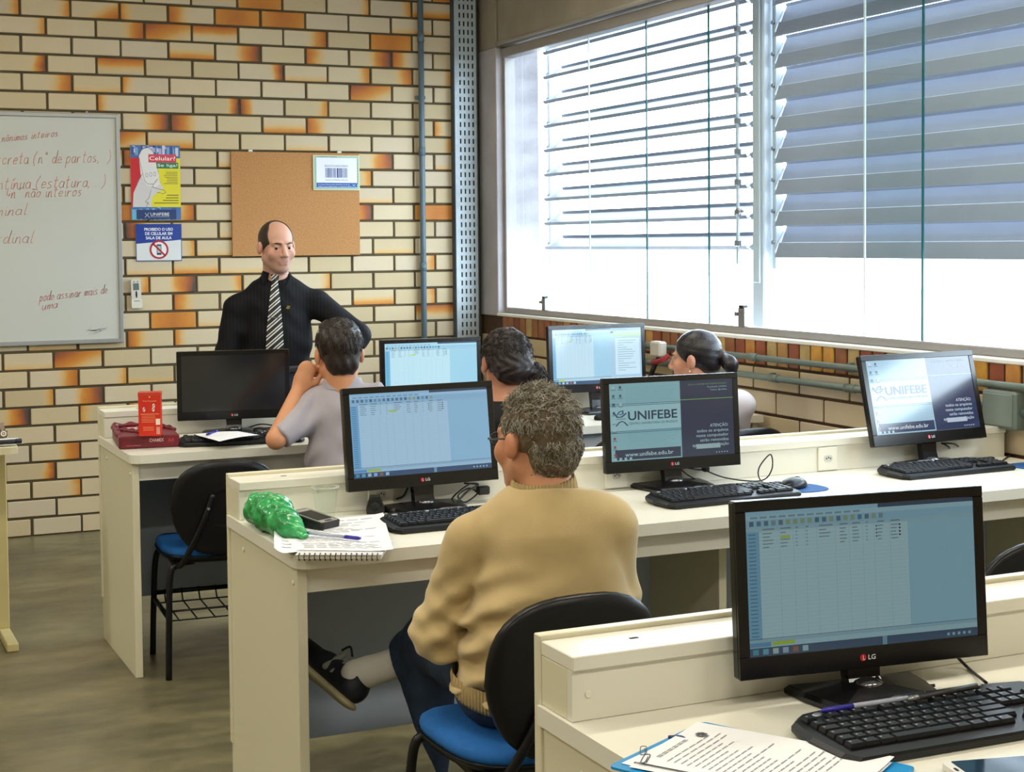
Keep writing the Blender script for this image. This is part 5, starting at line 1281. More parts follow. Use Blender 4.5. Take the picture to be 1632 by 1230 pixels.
def hair_mat(name, c1, c2, rough=.45, scale=60):
    t = NT(name); r = t.ramp([(.3, lin(c1)), (.7, lin(c2))]); t.l(t.noise(scale, 4, t.coord()), r.inputs[0]); t.l(r.outputs[0], t.b.inputs['Base Color']); t.b.inputs['Roughness'].default_value = rough; t.bump(t.noise(180, 3, t.coord()), .5, .003); return t.m
def sit_legs(J, Sh, hipc, lean=(0, 1, 0), sp=.10, knee_z=.52, dirv=(0, 1, 0), r=.075):
    d = nrm(dirv); x = np.array([d[1], -d[0], 0])
    J.ecap(hipc-x*.09, hipc+x*.09, .115, .115, (0, 0, 1), .85)
    for q in (-1, 1):
        h = hipc+x*q*sp; k = h+d*.40; k[2] = knee_z; a = k+d*.04; a[2] = .10; a2 = a.copy(); a2[2] = .06
        J.cap(h, k, r*1.12, r*.80); J.cap(k, a, r*.78, r*.60)
        Sh.ecap(np.array([a[0], a[1], .045])-d*.05, np.array([a[0], a[1], .040])+d*.15, .042, .040, (0, 0, 1), .9); Sh.cap(np.array([a[0], a[1], .05]), np.array([a[0], a[1], .10]), .040, .042)
    Sh.half((0, 0, .002), (0, 0, -1))
jeans_m = mat('dark_jeans', (24, 36, 58), .8, var=(20, .3), bump=(300, .4, .001)); shoe_blk = mat('black_leather', (22, 22, 24), .45)
black_top = mat('black_knit', (18, 18, 21), .85, bump=(200, .3, .001))

# ================= teacher
P = Person(.97, -1.2, 'bald person standing in black shirt and striped tie beside the cork board')
px = P.px
H = Head(px(441, 394), (.36, -.93, -.10), (-.03, .0, 1), 1.02)
neck = px(440, 448, .03)
shL, shR = px(377, 490, .03), px(508, 484, .03); hipz = .86
elL, haL = px(357, 590, .0), px(372, 690, -.06)
elR, haR = px(571, 535, -.02), px(528, 588, -.14)
hip = np.array([px(444, 600)[0], .03, hipz])
S = SDF(.02)
H.skin(S, neck)
S.cap(neck, (shL+shR)/2+np.array([0, 0, -.06]), .058, .10); S.ecap(px(441, 500, .03), hip, .13, .12, (0, 1, 0), .7)
for sh, el, ha, sd in ((shL, elL, haL, -1), (shR, elR, haR, 1)):
    S.cap(px(441, 476, .03), sh, .07, .05); S.cap(sh, el, .042, .036); S.cap(el, ha, .036, .026); hand(S, ha, ha-el, (sd*.9, -.4, 0), -sd, 24)
ft = [np.array([hip[0]+q*.10, .02, .09]) for q in (-1, 1)]
for q, f_ in zip((-1, 1), ft): S.cap(hip+np.array([q*.085, 0, -.03]), np.array([hip[0]+q*.095, .0, .46]), .07, .05); S.cap(np.array([hip[0]+q*.095, .0, .46]), f_, .048, .036)
P.part('body', S.mesh('body', .0055, color=skin_col((206, 158, 138), [H], .55)), skin_m)
H.eyes(P, (-22, -8))
sh_t = NT('black_pinstripe'); sp_ = sh_t.n('ShaderNodeSeparateXYZ'); sh_t.l(sh_t.coord(), sp_.inputs[0])
f_ = sh_t.math('GREATER_THAN', sh_t.math('FRACT', sh_t.math('MULTIPLY', sp_.outputs[0], 62.0)), .90)
sh_t.l(sh_t.mix(f_, lin((15, 15, 19)), lin((32, 34, 44))), sh_t.b.inputs['Base Color']); sh_t.b.inputs['Roughness'].default_value = .75; sh_t.b.inputs['Specular IOR Level'].default_value = .2
C = SDF(.035)
C.ecap(px(441, 492, .03), px(443, 540, .025), .155, .150, (0, 1, 0), .70); C.ecap(px(443, 540, .025), hip+np.array([0, 0, .045]), .150, .145, (0, 1, 0), .78)
C.cap(px(432, 458, .035), shL+np.array([.02, 0, .0]), .056, .056); C.cap(px(450, 456, .035), shR+np.array([-.02, 0, 0]), .056, .056)
C.cap(shL, elL, .061, .056, .03); C.cap(elL, haL+.08*nrm(elL-haL), .054, .042); C.cap(shR, elR, .061, .054, .03); C.cap(elR, haR+.08*nrm(elR-haR), .053, .042)
C.cap(px(440, 440, .03), px(440, 452, .03), .066, .075, .02)
C.half(H.T(0, 0, -.125)+np.array([0, 0, .0]), H.u+np.array([0, -.55, 0]))
def shirt_w(Q): return .0035*np.sin(Q[:, 2]*55+Q[:, 0]*28+2*np.sin(Q[:, 0]*18))*(np.sin(Q[:, 0]*23+Q[:, 2]*8)**2)
shm = C.mesh('shirt', .006, shirt_w); P.part('shirt', shm, sh_t.m); b = bvh(shm)
J = SDF(.03); J.ecap(hip+np.array([0, 0, .03]), hip+np.array([0, 0, -.06]), .148, .150, (0, 1, 0), .78)
for q, f_ in zip((-1, 1), ft): J.cap(hip+np.array([q*.075, 0, -.06]), np.array([hip[0]+q*.095, .0, .46]), .088, .068); J.cap(np.array([hip[0]+q*.095, .0, .46]), f_+np.array([0, 0, -.04]), .066, .058)
P.part('trousers', J.mesh('trousers', .008), jeans_m)
bt = SDF(.005); bt.ecap(hip+np.array([0, 0, .045]), hip+np.array([0, 0, .047]), .156, .156, (0, 1, 0), .78); bt.half(hip+np.array([0, 0, .068]), (0, 0, 1)); bt.half(hip+np.array([0, 0, .03]), (0, 0, -1))
P.part('belt', bt.mesh('belt', .006), mat('belt_leather', (22, 22, 26), .4))
Sh = SDF(.01)
for f_ in ft: Sh.ecap(np.array([f_[0], .05, .045]), np.array([f_[0], -.14, .04]), .045, .042, (0, 0, 1), .85)
Sh.half((0, 0, .002), (0, 0, -1)); P.part('shoes', Sh.mesh('shoes', .007), shoe_blk)
# short receding hair
hr = SDF(.008); hr.ell(H.T(0, -.014, .037), np.array([.0775, .0965, .0855])*H.s, H.M)
hr.half(H.T(0, .040, .060), H.f*1.0+H.u*.42); hr.half(H.T(0, 0, -.030), -H.u+H.f*.55)
hr.ell(H.T(0, .060, .098), np.array([.050, .080, .050])*H.s, H.M, .008, True)
P.part('hair', hr.mesh('hair', .004), hair_mat('short_brown_hair', (36, 24, 18), (62, 42, 32)))
# tie follows the shirt front
tie_t = NT('striped_tie'); sp_ = tie_t.n('ShaderNodeSeparateXYZ'); tie_t.l(tie_t.coord(), sp_.inputs[0])
w_ = tie_t.math('FRACT', tie_t.math('MULTIPLY', tie_t.math('SUBTRACT', sp_.outputs[2], tie_t.math('MULTIPLY', sp_.outputs[0], .85)), 24.0))
s1 = tie_t.math('MULTIPLY', tie_t.math('GREATER_THAN', w_, .16), tie_t.math('LESS_THAN', w_, .34)); s2 = tie_t.math('MULTIPLY', tie_t.math('GREATER_THAN', w_, .52), tie_t.math('LESS_THAN', w_, .68))
tie_t.l(tie_t.mix(tie_t.math('ADD', s1, s2), lin((16, 16, 20)), lin((210, 208, 206))), tie_t.b.inputs['Base Color']); tie_t.b.inputs['Roughness'].default_value = .5
rings = []; lastv = None
for pxx, pyy, hw in ((438.5, 441, 5.5), (438.5, 447, 4.2), (438, 458, 6.0), (438, 480, 8.5), (438, 505, 11), (438, 530, 13), (438, 552, 14), (438, 575, 15), (438, 588, 1)):
    q = px(pxx, pyy, -.10); hw *= .0029; hit, _n = front(b, q[0], q[2]); v = (hit.y if hit else lastv); v = min(v, -.05); lastv = v
    q = px(pxx, pyy, v); rings.append([(q[0]-hw, v-.004, q[2]), (q[0], v-.010, q[2]), (q[0]+hw, v-.004, q[2]), (q[0]+hw*.8, v+.001, q[2]), (q[0]-hw*.8, v+.001, q[2])])
P_t = MB().loft(rings, smooth=False).build('tie', tie_t.m, P.t)
q = px(438, 506, -.10); hit, _n = front(b, q[0], q[2]); v = hit.y if hit else -.1
MB().box(q[0]-.032, q[0]+.028, v-.0135, v-.0115, q[2]-.002, q[2]+.002).build('tie_clip', steel, P_t)
kq = px(438.5, 443, -.10); hit, _n = front(b, kq[0], kq[2]); v = (hit.y if hit else -.06)
MB().loft([[(kq[0]+sx*a, v-.016+sy*.008, kq[2]+dz) for sx, sy in ((-1, -1), (1, -1), (1, 1), (-1, 1))] for a, dz in ((.020, .016), (.014, -.018))], smooth=False).build('tie_knot', tie_t.m, P_t)
for s_ in (-1, 1):
    pts = [(438.5+s_*2, 438), (438.5+s_*20, 431), (438.5+s_*23, 441), (438.5+s_*19, 455)]
    ring0, ring1 = [], []
    for a, c in pts:
        q = px(a, c, -.06); hit, _n = front(b, q[0], q[2]); v = hit.y if hit else -.055
        ring0.append((q[0], v-.012, q[2])); ring1.append((q[0], v-.005, q[2]))
    MB().loft([ring0, ring1], smooth=False).build('collar_flap', sh_t.m, P.t)
q = px(459, 490, -.1); hit, _n = front(b, q[0], q[2]); v = hit.y if hit else -.1
MB().prism([(q[0]-.010, q[2]-.006), (q[0]+.006, q[2]-.008), (q[0]+.011, q[2]+.006), (q[0]-.002, q[2]+.008)], v-.004, v-.001, 'y').build('lapel_pin', mat('pin_gold', (170, 150, 80), .3, .7), P.t)

# ================= man in the beige sweater
P = Person(.33, -5.30, 'grey-haired person in beige sweater sitting cross-legged with back turned'); px = P.px
H = Head(px(854, 705, .0), (-.66, .75, -.03), (.04, 0, 1), .96)
skin_man = (196, 138, 104)
neck = px(872, 785, -.03)
S = SDF(.02); H.skin(S, neck)
shL, shR = px(748, 862, -.02), px(974, 840, -.01); elL, elR = px(703, 1004, .03), px(968, 985, .06); haL, haR = px(745, 1000, .26), px(905, 985, .30)
S.cap(neck, px(868, 860, -.01), .050, .07); S.ecap(px(868, 880, -.005), px(852, 1045, -.005), .13, .12, (0, 1, 0), .6)
for sh, el, ha, sd in ((shL, elL, haL, -1), (shR, elR, haR, 1)):
    S.cap(px(868, 850, -.01), sh, .05, .045); S.cap(sh, el, .042, .036); S.cap(el, ha, .036, .027); hand(S, ha, ha-el, (0, 0, 1), sd, 30)
P.part('body', S.mesh('body', .0055, color=skin_col(skin_man, [H], .25)), skin_m); H.eyes(P)
sw_t = NT('beige_knit'); cc = sw_t.coord(); n1 = sw_t.noise(6, 3, cc); wv = sw_t.n('ShaderNodeTexWave'); wv.inputs['Scale'].default_value = 120; wv.inputs['Distortion'].default_value = 1.0; sw_t.l(cc, wv.inputs['Vector'])
rp = sw_t.ramp([(.3, lin((174, 150, 104))), (.7, lin((194, 170, 122)))]); sw_t.l(n1, rp.inputs[0]); sw_t.l(rp.outputs[0], sw_t.b.inputs['Base Color']); sw_t.b.inputs['Roughness'].default_value = .95; sw_t.b.inputs['Sheen Weight'].default_value = .3
sw_t.bump(sw_t.noise(420, 2, cc), .35, .0012)
rib_t = NT('beige_rib'); cc = rib_t.coord(); sx = rib_t.n('ShaderNodeSeparateXYZ'); rib_t.l(cc, sx.inputs[0])
wv = rib_t.math('SINE', rib_t.math('MULTIPLY', sx.outputs[0], 900.0)); rib_t.b.inputs['Base Color'].default_value = (*lin((172, 148, 102)), 1); rib_t.b.inputs['Roughness'].default_value = .95; rib_t.bump(wv, .8, .002)
C = SDF(.045)
C.ecap(px(876, 866, -.02), px(876, 985, -.02), .150, .156, (0, 1, 0), .74); C.ecap(px(876, 985, -.02), px(854, 1104, -.012), .158, .166, (0, 1, 0), .80); C.half(px(850, 1092, -.012), (-.08, .0, -1))
C.cap(px(862, 812, -.035), px(764, 854, -.015), .050, .052, .03); C.cap(px(876, 808, -.035), px(966, 830, -.015), .050, .056, .03)
C.cap(px(868, 778, -.03), px(871, 850, -.04), .060, .092, .02)
C.cap(shL, elL, .055, .053, .008); C.cap(elL, haL+.07*nrm(elL-haL), .056, .040, .02); C.cap(shR, px(972, 950, .05), .058, .054, .012); C.cap(px(972, 950, .05), haR+.07*nrm(elR-haR), .053, .040)
C.half(px(868, 776, -.03), nrm([.05, .12, 1]))
def sw_w(Q):
    u, v, z = Q[:, 0], Q[:, 1], Q[:, 2]
    zc = px(860, 960, -.1)[2]; uc = px(770, 960, -.1)[0]
    m = np.clip((zc+.10-z)/.12, 0, 1)*np.exp(-((u-uc)/.13)**2); m2 = np.clip((zc+.03-z)/.1, 0, 1)
    a = .0085*m*np.sin((z-.55*(u-uc))*95+1.5*np.sin(u*16))+.0035*m2*np.sin((z+.1*u)*120+2*np.sin(u*9))
    el = np.exp(-((u-elL[0])/.06)**2-((z-elL[2]-.03)/.09)**2)
    return a-.009*m2+.004*el*np.sin(z*110+u*60)+.0015*np.sin(u*40+z*21)*np.sin(z*33)
P.part('sweater', C.mesh('sweater', .0055, sw_w), sw_t.m)
cl = SDF(.004); na = px(866, 768, -.025); mb = MB(); rg = []
def ringp(c, ru, rv, dz, tiltu=.06): return [(c[0]+ru*math.cos(a), c[1]+rv*math.sin(a), c[2]+dz+tiltu*ru*math.cos(a)+.16*rv*math.sin(a)) for a in [2*math.pi*k/40 for k in range(40)]]
MB().loft([ringp(na, .074, .070, -.024), ringp(na, .072, .068, -.008), ringp(na, .068, .064, .008), ringp(na, .064, .060, .012), ringp(na, .061, .057, .004), ringp(na, .061, .057, -.02)], caps=False).build('ribbed_collar', rib_t.m, P.t)
hq = px(852, 1086, -.012)
MB().loft([ringp(hq, a_, b_, z_, -.06) for a_, b_, z_ in ((.176, .138, .022), (.180, .141, .012), (.178, .139, -.018), (.170, .131, -.030), (.160, .122, -.026))], caps=False).build('ribbed_hem', rib_t.m, P.t)
J = SDF(.03); hc = np.array([px(858, 1120, 0)[0], .0, .555])
J.ecap(hc+np.array([-.060, -.005, -.015]), hc+np.array([.060, -.005, -.015]), .120, .120, (0, 0, 1), .72)
kL = px(688, 1090, .46); kL[2] = .52; aL = np.array([px(672, 1200, .46)[0], .46, .10])
J.cap(hc+np.array([-.065, .04, -.01]), kL, .086, .072); J.cap(kL, aL, .068, .056)
kR = np.array([hc[0]+.16, .44, .64]); aR = px(612, 1061, .5)
J.cap(hc+np.array([.09, 0, .0]), kR, .098, .074); J.cap(kR, px(668, 1036, .52), .068, .058); J.cap(px(668, 1036, .52), px(634, 1056, .52), .056, .050)
J.half(px(632, 1058, .52), nrm(px(612, 1061, .52)-px(650, 1045, .52)))
def jn_w(Q): return .003*np.sin(Q[:, 0]*45+Q[:, 2]*38)*np.sin(Q[:, 1]*30+Q[:, 2]*22)
P.part('trousers', J.mesh('trousers', .007, jn_w), mat('blue_jeans', (30, 48, 74), .85, var=(26, .35), bump=(300, .4, .001)))
sk = SDF(.01); s0, s1 = px(645, 1052, .52), px(588, 1070, .52); sk.cap(s0, s1, .038, .037); sk.cap(s1, px(566, 1074, .52), .037, .036)
so = P.part('sock', sk.mesh('sock', .004), mat('white_ribbed_sock', (206, 204, 196), .9, bump=(150, .5, .002)))
lgp = [px(a_, b_, .45) for a_, b_ in ((596, 1042), (604, 1038), (606, 1044), (599, 1048), (602, 1051), (600, 1054))]
sb = bvh(so.data); pts = []
for q in lgp:
    hit, _n = front(sb, q[0], q[2])
    if hit: pts.append((hit.x, hit.y-.001, hit.z))
if len(pts) > 2: MB().tube(pts, .0016, 5).build('sock_mark', shoe_blk, so)
# lifted shoe: heel at the right, toe up left, sole towards lower left
hl, to = px(560, 1096, .52), px(494, 1040, .64); sd_ = nrm(px(522, 1112, .52)-px(548, 1076, .54)); fd = nrm(to-hl); sd_ = nrm(sd_-(sd_@fd)*fd)
sho = SDF(.014); sho.ecap(hl, hl+fd*.10, .040, .043, sd_, .9); sho.ecap(hl+fd*.10, hl+fd*.205, .043, .038, sd_, .72); sho.cap(hl-sd_*.01, px(574, 1074, .52), .040, .037)
sho.half(hl+sd_*.026, sd_)
P.part('shoe', sho.mesh('shoe', .004), mat('navy_shoe', (24, 28, 38), .5, bump=(200, .3)))
sol = SDF(.006); sol.ecap(hl+sd_*.034, hl+sd_*.034+fd*.10, .043, .046, sd_, .30); sol.ecap(hl+sd_*.034+fd*.10, hl+sd_*.032+fd*.21, .046, .041, sd_, .28)
P.part('sole', sol.mesh('sole', .004), mat('cream_sole', (190, 180, 146), .6))
st_ = SDF(.004); side = nrm(np.cross(fd, sd_)); side = side if side[1] < 0 else -side
for kk, rr_ in ((.085, .012), (.060, .006)):
    st_.cap(hl+fd*kk-sd_*.052+side*.0, hl+fd*(kk-.012)-sd_*.0+side*.044, rr_*.7, rr_*.7)
P.part('shoe_strap', st_.mesh('shoe_strap', .003), mat('grey_strap', (130, 130, 122), .6))
MB().tube(bez([tuple(hl+fd*.10-sd_*.055), tuple(hl+fd*.085-sd_*.075), tuple(hl+fd*.06-sd_*.06)], 5), .003, 6).build('shoe_lace', shoe_blk, P.t)
Sh = SDF(.01); Sh.ecap(np.array([aL[0], aL[1]-.03, .045]), np.array([aL[0]-.01, aL[1]+.17, .04]), .046, .042, (0, 0, 1), .85); Sh.half((0, 0, .002), (0, 0, -1)); P.part('shoe', Sh.mesh('shoe', .006), bpy.data.materials['navy_shoe'])
# glasses
gm = mat('glasses_black', (14, 14, 18), .25)
gl = MB()
for q in (-1, 1):
    gl.tube([tuple(H.T(q*.030+.021*math.cos(a), .097, .004+.015*math.sin(a))) for a in [2*math.pi*k/14 for k in range(15)]], .0018, 6)
    gl.tube([tuple(H.T(q*.052, .096, .008)), tuple(H.T(q*.074, .075, .008)), tuple(H.T(q*.080, .0, .012)), tuple(H.T(q*.080, -.022, -.008))], .0022, 6)
gl.tube([tuple(H.T(-.010, .099, .008)), tuple(H.T(.010, .099, .008))], .0018, 6); go = gl.build('glasses', gm, P.t)
# grey curly hair: scalp cap plus curls
grey = hair_mat('grey_hair_base', (72, 60, 44), (110, 92, 66), .6, 90)
hr = SDF(.012); hr.ell(H.T(0, -.016, .036), np.array([.079, .098, .086])*H.s, H.M); hr.ell(H.T(0, -.060, -.02), np.array([.062, .050, .062])*H.s, H.M)
hr.half(H.T(0, .060, .050), H.f+H.u*.10); hr.half(H.T(0, .0, -.085), -H.u); hr.half(H.T(0, .020, -.005), H.f*.85-H.u*.5)
for q in (-1, 1): hr.ell(H.T(q*.086, -.002, -.010), np.array([.025, .030, .045])*H.s, H.M, .006, True)
P.part('hair', hr.mesh('hair', .0045, lambda Q: .004*np.sin(Q[:, 0]*130)*np.sin(Q[:, 1]*120+Q[:, 2]*60)*np.sin(Q[:, 2]*140)), grey)
def curls(rr):
    while True:
        a = nrm([rr.gauss(0, 1), rr.gauss(0, 1), rr.gauss(0, 1)])
        if a[2] < -.92 or (a[2] < -.3 and a[1] > -.1) or (a[1] > .42 and a[2] < .50) or (abs(a[0]) > .72 and a[2] < .0 and a[1] > -.35): continue
        break
    top = max(0, a[2]); crown = math.exp(-((a[0]+.05)**2+(a[1]+.62)**2+(a[2]-.62)**2)/.10)
    if rr.random() < crown*.55: return None
    L = (.024+.004*top)*(1-.35*crown)*rr.uniform(.7, 1.3); rad = .0035+.0025*top
    p0 = np.array([0, -.016, .036])+a*np.array([.077, .096, .084])
    if a[2] < .0: p0 = np.array([0, -.044, .012])+a*np.array([.076, .072, .094])
    e1 = nrm(np.cross(a, [0.3, .2, 1])); e2 = np.cross(a, e1); ph = rr.uniform(0, 6.28); tw = rr.uniform(4, 8)*(1 if rr.random() < .5 else -1); out = []
    fall = np.array([rr.uniform(-.7, .7), -.25+rr.uniform(-.5, .5), -.6 if a[2] < .35 else .1]); fall = nrm(fall-(fall@a)*a)
    for j in range(8):
        t = j/7; w = p0+a*(L*t*(.12+.40*top))+fall*L*.85*t+rad*(math.cos(ph+tw*t)*e1+math.sin(ph+tw*t)*e2)*min(1, t*2.5); out.append(H.T(*w))
    return out
g1 = hair_mat('grey_curl_light', (150, 145, 132), (188, 182, 168), .5); g2 = hair_mat('grey_curl_dark', (84, 74, 58), (118, 104, 82), .5)
strands('curls', P, g1, 1700, curls, .00105, seed=3); strands('curls', P, g2, 1500, curls, .0012, seed=4)

# ================= person in the grey shirt
P = Person(.66, -3.05, 'dark-haired person in grey shirt leaning the head on a fist'); px = P.px
H = Head(px(540, 566, .0), (-.20, .96, -.10), (-.02, .05, 1), .98)
skin_b = (206, 146, 108)
neck = px(546, 628, -.02)
elw = P.loc(at(440, 700, z=HD+.045)); wr_p = px(477, 619, .02); shL, shR = px(500, 652, .0), px(598, 640, .0)
S = SDF(.015); H.skin(S, neck); S.cap(neck, px(548, 665, -.0), .046, .06); S.ecap(px(548, 680, 0), np.array([px(552, 800)[0], .0, .56]), .125, .12, (0, 1, 0), .65)
S.cap(px(548, 650, 0), shL, .06, .045); S.cap(shL, elw, .040, .031); S.cap(elw, wr_p, .034, .025)
hand(S, wr_p, px(493, 578, .02)-wr_p, (-.5, -.85, .1), 1, 82, .92)
elR = px(628, 720, .05); S.cap(px(548, 650, 0), shR, .06, .045); S.cap(shR, elR, .040, .036); hR = elR+np.array([-.03, .23, .125]); S.cap(elR, hR, .036, .026); hand(S, hR, (-.1, 1, 0), (0, 0, 1), 1, 25)
P.part('body', S.mesh('body', .005, color=skin_col(skin_b, [H])), skin_m); H.eyes(P)
gs = mat('grey_lavender_shirt', (168, 162, 172), .85, var=(7, .06), bump=(300, .25, .001))
C = SDF(.03); C.ecap(px(550, 668, -.01), px(556, 745, -.01), .140, .142, (0, 1, 0), .70); C.ecap(px(556, 745, -.01), np.array([px(558, 790)[0], -.005, .57]), .142, .145, (0, 1, 0), .8)
C.cap(px(548, 634, -.01), shL, .048, .058); C.cap(px(548, 634, -.01), shR, .048, .060); C.cap(shL, shL+(elw-shL)*.90, .056, .047); C.cap(shR, elR, .060, .052); C.cap(elR, elR+(hR-elR)*.15, .052, .050)
C.cap(px(546, 612, -.01), px(547, 640, -.01), .058, .080, .02); C.half(px(546, 608, -.02), nrm([.05, .25, 1])); C.half(shL+(elw-shL)*.93, nrm(elw-shL))
def bw_(Q): return .0065*np.sin(Q[:, 2]*60-Q[:, 0]*45+2*np.sin(Q[:, 0]*20))*np.sin(Q[:, 0]*25+1)**2
P.part('shirt', C.mesh('shirt', .0055, bw_), gs)
na = px(546, 607, -.010); rg = lambda ru, rv, dz: [(na[0]+ru*math.cos(a), na[1]+rv*math.sin(a), na[2]+dz+.25*rv*math.sin(a)*-1*0-.10*rv*math.sin(a)) for a in [2*math.pi*k/32 for k in range(32)]]
MB().loft([rg(.076, .070, -.030), rg(.070, .064, -.005), rg(.065, .060, .012), rg(.061, .056, .012), rg(.062, .058, -.02)], caps=False).build('shirt_collar', gs, P.t)
hr = SDF(.012); hr.ell(H.T(0, -.016, .040), np.array([.083, .103, .094])*H.s, H.M); hr.ell(H.T(0, -.055, -.015), np.array([.064, .052, .070])*H.s, H.M); hr.ell(H.T(.0, .050, .105), np.array([.060, .050, .030])*H.s, H.M)
hr.half(H.T(0, .070, .050), H.f); hr.half(H.T(0, 0, -.072), -H.u); hr.half(H.T(0, .016, -.01), H.f*.85-H.u*.5)
for q in (-1, 1): hr.ell(H.T(q*.086, -.002, -.008), np.array([.022, .028, .040])*H.s, H.M, .006, True)
dk = hair_mat('dark_brown_hair', (24, 16, 13), (44, 30, 24), .42, 80)
P.part('hair', hr.mesh('hair', .0045, lambda Q: .0022*np.sin(Q[:, 0]*190+30*Q[:, 2])*np.sin(Q[:, 2]*60)), dk)
def shorth(rr):
    while True:
        a = nrm([rr.gauss(0, 1), rr.gauss(0, 1), rr.gauss(0, 1)])
        if a[2] < -.5 or (a[1] > .55 and a[2] < .4) or (abs(a[0]) > .7 and a[2] < .05 and a[1] > -.4): continue
        break
    p0 = np.array([0, -.016, .040])+a*np.array([.083, .103, .094]); fall = nrm([rr.uniform(-.4, .4), .15 if a[2] > .5 else -.1, -.9 if a[2] < .5 else .1]); L = rr.uniform(.012, .024); fall = nrm(fall-(fall@a)*a)
    return [H.T(*(p0+a*.0022*math.sin(t*3.0)+fall*L*t)) for t in (0, .33, .66, 1)]
strands('hair_strands', P, dk, 700, shorth, .0013, seed=8)
J = SDF(.03); Sh = SDF(.01); sit_legs(J, Sh, np.array([px(558, 790)[0], .0, .56])); P.part('trousers', J.mesh('trousers', .009), jeans_m); P.part('shoes', Sh.mesh('shoes', .008), shoe_blk)

# ================= two women at the first desk
def woman(x, y, label, hc, f, shc, shw, sc, skin, top_m, top_w, hipx, dirv):
    P = Person(x, y, label); px = P.px; H = Head(px(*hc), f, (0, 0, 1), sc); neck = H.T(0, -.03, -.142); d = nrm([dirv[0], dirv[1], 0]); xx = np.array([d[1], -d[0], 0])
    c = np.array([neck[0], neck[1]-.0, neck[2]-.065]); hp = np.array([hipx if hipx is not None else c[0], c[1], .56]); S = SDF(.018); H.skin(S, neck, True)
    S.cap(neck, c, .045, .085); S.ecap(c, hp, .12, .12, d, .65); C = SDF(.03)
    C.ecap(c+np.array([0, 0, -.02]), (c+hp)/2, .135, .125, d, .68); C.ecap((c+hp)/2, hp+np.array([0, 0, .01]), .125, .145, d, .75); C.cap(neck+np.array([0, 0, .0]), c, .056, .09)
    for q in (-1, 1):
        sh = c+xx*q*shw+np.array([0, 0, .012]); el = sh+xx*q*.04+d*.09+np.array([0, 0, -.15]); ha = el+d*.19-xx*q*.06+np.array([0, 0, .045])
        S.cap(c, sh, .06, .045); S.cap(sh, el, .038, .034); S.cap(el, ha, .033, .024); hand(S, ha, d, (0, 0, 1), q, 25, .9); C.cap(c+np.array([0, 0, .03]), sh, .05, .056); C.cap(sh, el, .055, .048); C.cap(el, el+(ha-el)*.75, .047, .040)
    C.half(neck+np.array([0, 0, .012]), (0, 0, 1))
    P.part('body', S.mesh('body', .0055, color=skin_col(skin, [H])), skin_m); H.eyes(P); P.part('blouse', C.mesh('blouse', .007, top_w), top_m)
    J = SDF(.03); Sh = SDF(.01); sit_legs(J, Sh, hp, dirv=d); P.part('trousers', J.mesh('trousers', .009), jeans_m); P.part('shoes', Sh.mesh('shoes', .008), shoe_blk)
    return P, H
wr2 = lambda Q: .003*np.sin(Q[:, 2]*50+Q[:, 0]*30)
P, H = woman(1.25, -3.15, 'person with dark curly hair tied back, in a black top', (803, 578), (-.40, .91, -.03), 0, .155, .98, (190, 132, 104), black_top, wr2, None, (-.1, 1))
cur = hair_mat('dark_curly_hair', (22, 15, 14), (48, 34, 32), .5, 70)
hr = SDF(.02); hr.ell(H.T(0, -.022, .040), np.array([.088, .104, .092])*H.s, H.M); hr.ell(H.T(0, -.075, -.005), np.array([.078, .065, .075])*H.s, H.M)
hr.half(H.T(0, .064, .05), H.f); hr.half(H.T(0, .022, -.01), H.f*.9-H.u*.4)
for q in (-1, 1): hr.ell(H.T(q*.094, .012, -.025), np.array([.030, .036, .050])*H.s, H.M, .006, True)
bq = P.px(848, 600, -.02); hr.ell(bq, (.050, .045, .055)); hr.cap(bq, P.px(858, 625, -.03), .034, .02)
P.part('hair', hr.mesh('hair', .005, lambda Q: .005*np.sin(Q[:, 0]*100+2*np.sin(Q[:, 2]*70))*np.sin(Q[:, 1]*110)*np.sin(Q[:, 2]*115)), cur)
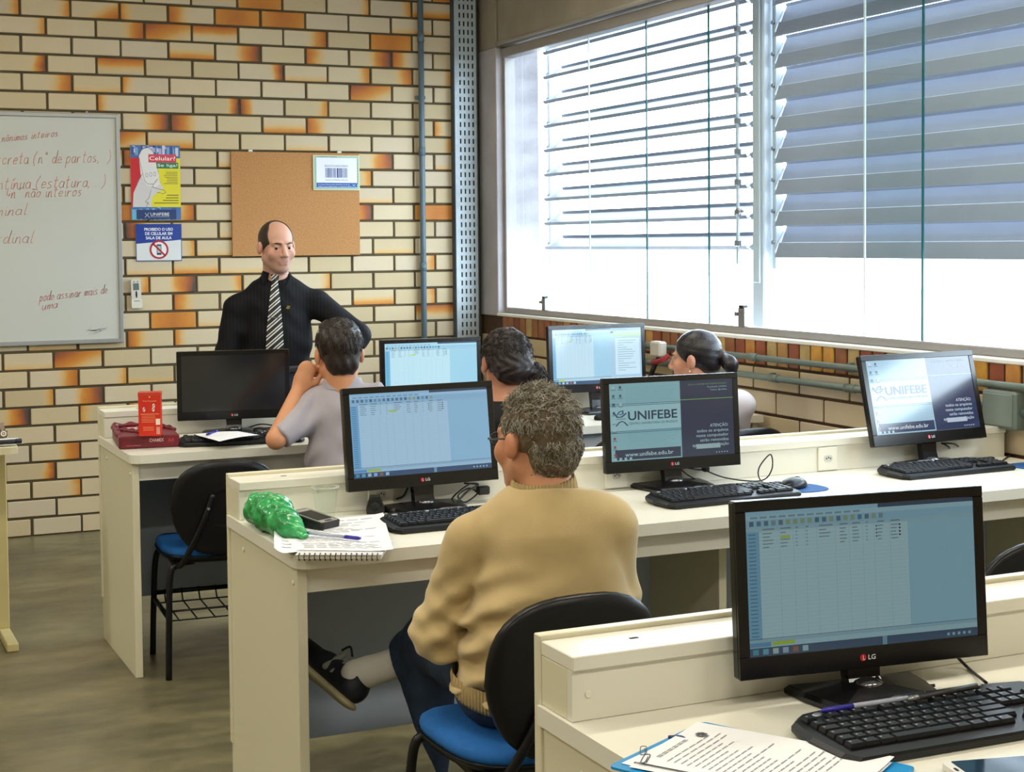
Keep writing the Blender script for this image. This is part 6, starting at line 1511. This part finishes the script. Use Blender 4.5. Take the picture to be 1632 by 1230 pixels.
def wcurl(rr):
    while True:
        a = nrm([rr.gauss(0, 1), rr.gauss(0, 1), rr.gauss(0, 1)])
        if a[2] < -.6 or (a[1] > .4 and a[2] < .45) or (abs(a[0]) > .6 and a[2] < -.05 and a[1] > -.2): continue
        break
    if rr.random() < .3: p0 = H.L((bq+a*np.array([.050, .045, .055]))[None])[0]
    else: p0 = np.array([0, -.022, .040])+a*np.array([.088, .104, .092])
    e1 = nrm(np.cross(a, [.3, .2, 1])); e2 = np.cross(a, e1); ph = rr.uniform(0, 6.28); L = rr.uniform(.012, .035)
    return [H.T(*(p0+a*L*.4*t+np.array([0, -.2, -.5])*L*t+.006*(math.cos(ph+7*t)*e1+math.sin(ph+7*t)*e2))) for t in (0, .2, .4, .6, .8, 1)]
strands('curls', P, cur, 900, wcurl, .0014, seed=5)
wh = mat('white_blouse', (214, 206, 212), .8, var=(6, .04))
P, H = woman(2.14, -3.02, 'person with a dark ponytail in a white blouse seen from the side', (1108, 574), (-.94, .30, -.04), 0, .170, .95, (200, 148, 122), wh, wr2, None, (-.55, .85))
pn = hair_mat('dark_straight_hair', (18, 15, 18), (34, 30, 36), .32, 40)
hr = SDF(.012); hr.ell(H.T(0, -.016, .038), np.array([.081, .101, .090])*H.s, H.M); hr.ell(H.T(0, -.060, .0), np.array([.064, .052, .068])*H.s, H.M)
hr.half(H.T(0, .066, .048), H.f-H.u*.15); hr.half(H.T(0, .030, .004), H.f*.7-H.u*.7); hr.half(H.T(0, 0, -.055), -H.u)
for q in (-1, 1): hr.ell(H.T(q*.088, .002, -.012), np.array([.022, .030, .038])*H.s, H.M, .006, True)
P.part('hair', hr.mesh('hair', .0045, lambda Q: .0005*np.sin(Q[:, 2]*220+40*Q[:, 0])), pn)
t0, t1, t2 = H.T(0, -.108, .020), H.T(0, -.150, -.020), H.T(0, -.160, -.085)
ptl = SDF(.012); ptl.cap(t0, t1, .020, .030); ptl.cap(t1, t2, .030, .016); P.part('ponytail', ptl.mesh('ponytail', .0045, lambda Q: .002*np.sin(Q[:, 0]*160+Q[:, 1]*90)), pn)
tie_o = SDF(.004); tie_o.ell(H.T(0, -.108, .018), (.024, .024, .026)); P.part('hair_tie', tie_o.mesh('hair_tie', .004), mat('hair_tie', (60, 40, 46), .7))
for q in (-1, 1): MB().lathe([(.0005, -.004), (.004, 0), (.0005, .004)], 10, M=Matrix.Translation(tuple(H.T(q*.080, .0, -.040)))).build('earring', mat('earring_pearl', (230, 224, 214), .2) if 'earring_pearl' not in bpy.data.materials else bpy.data.materials['earring_pearl'], P.t)
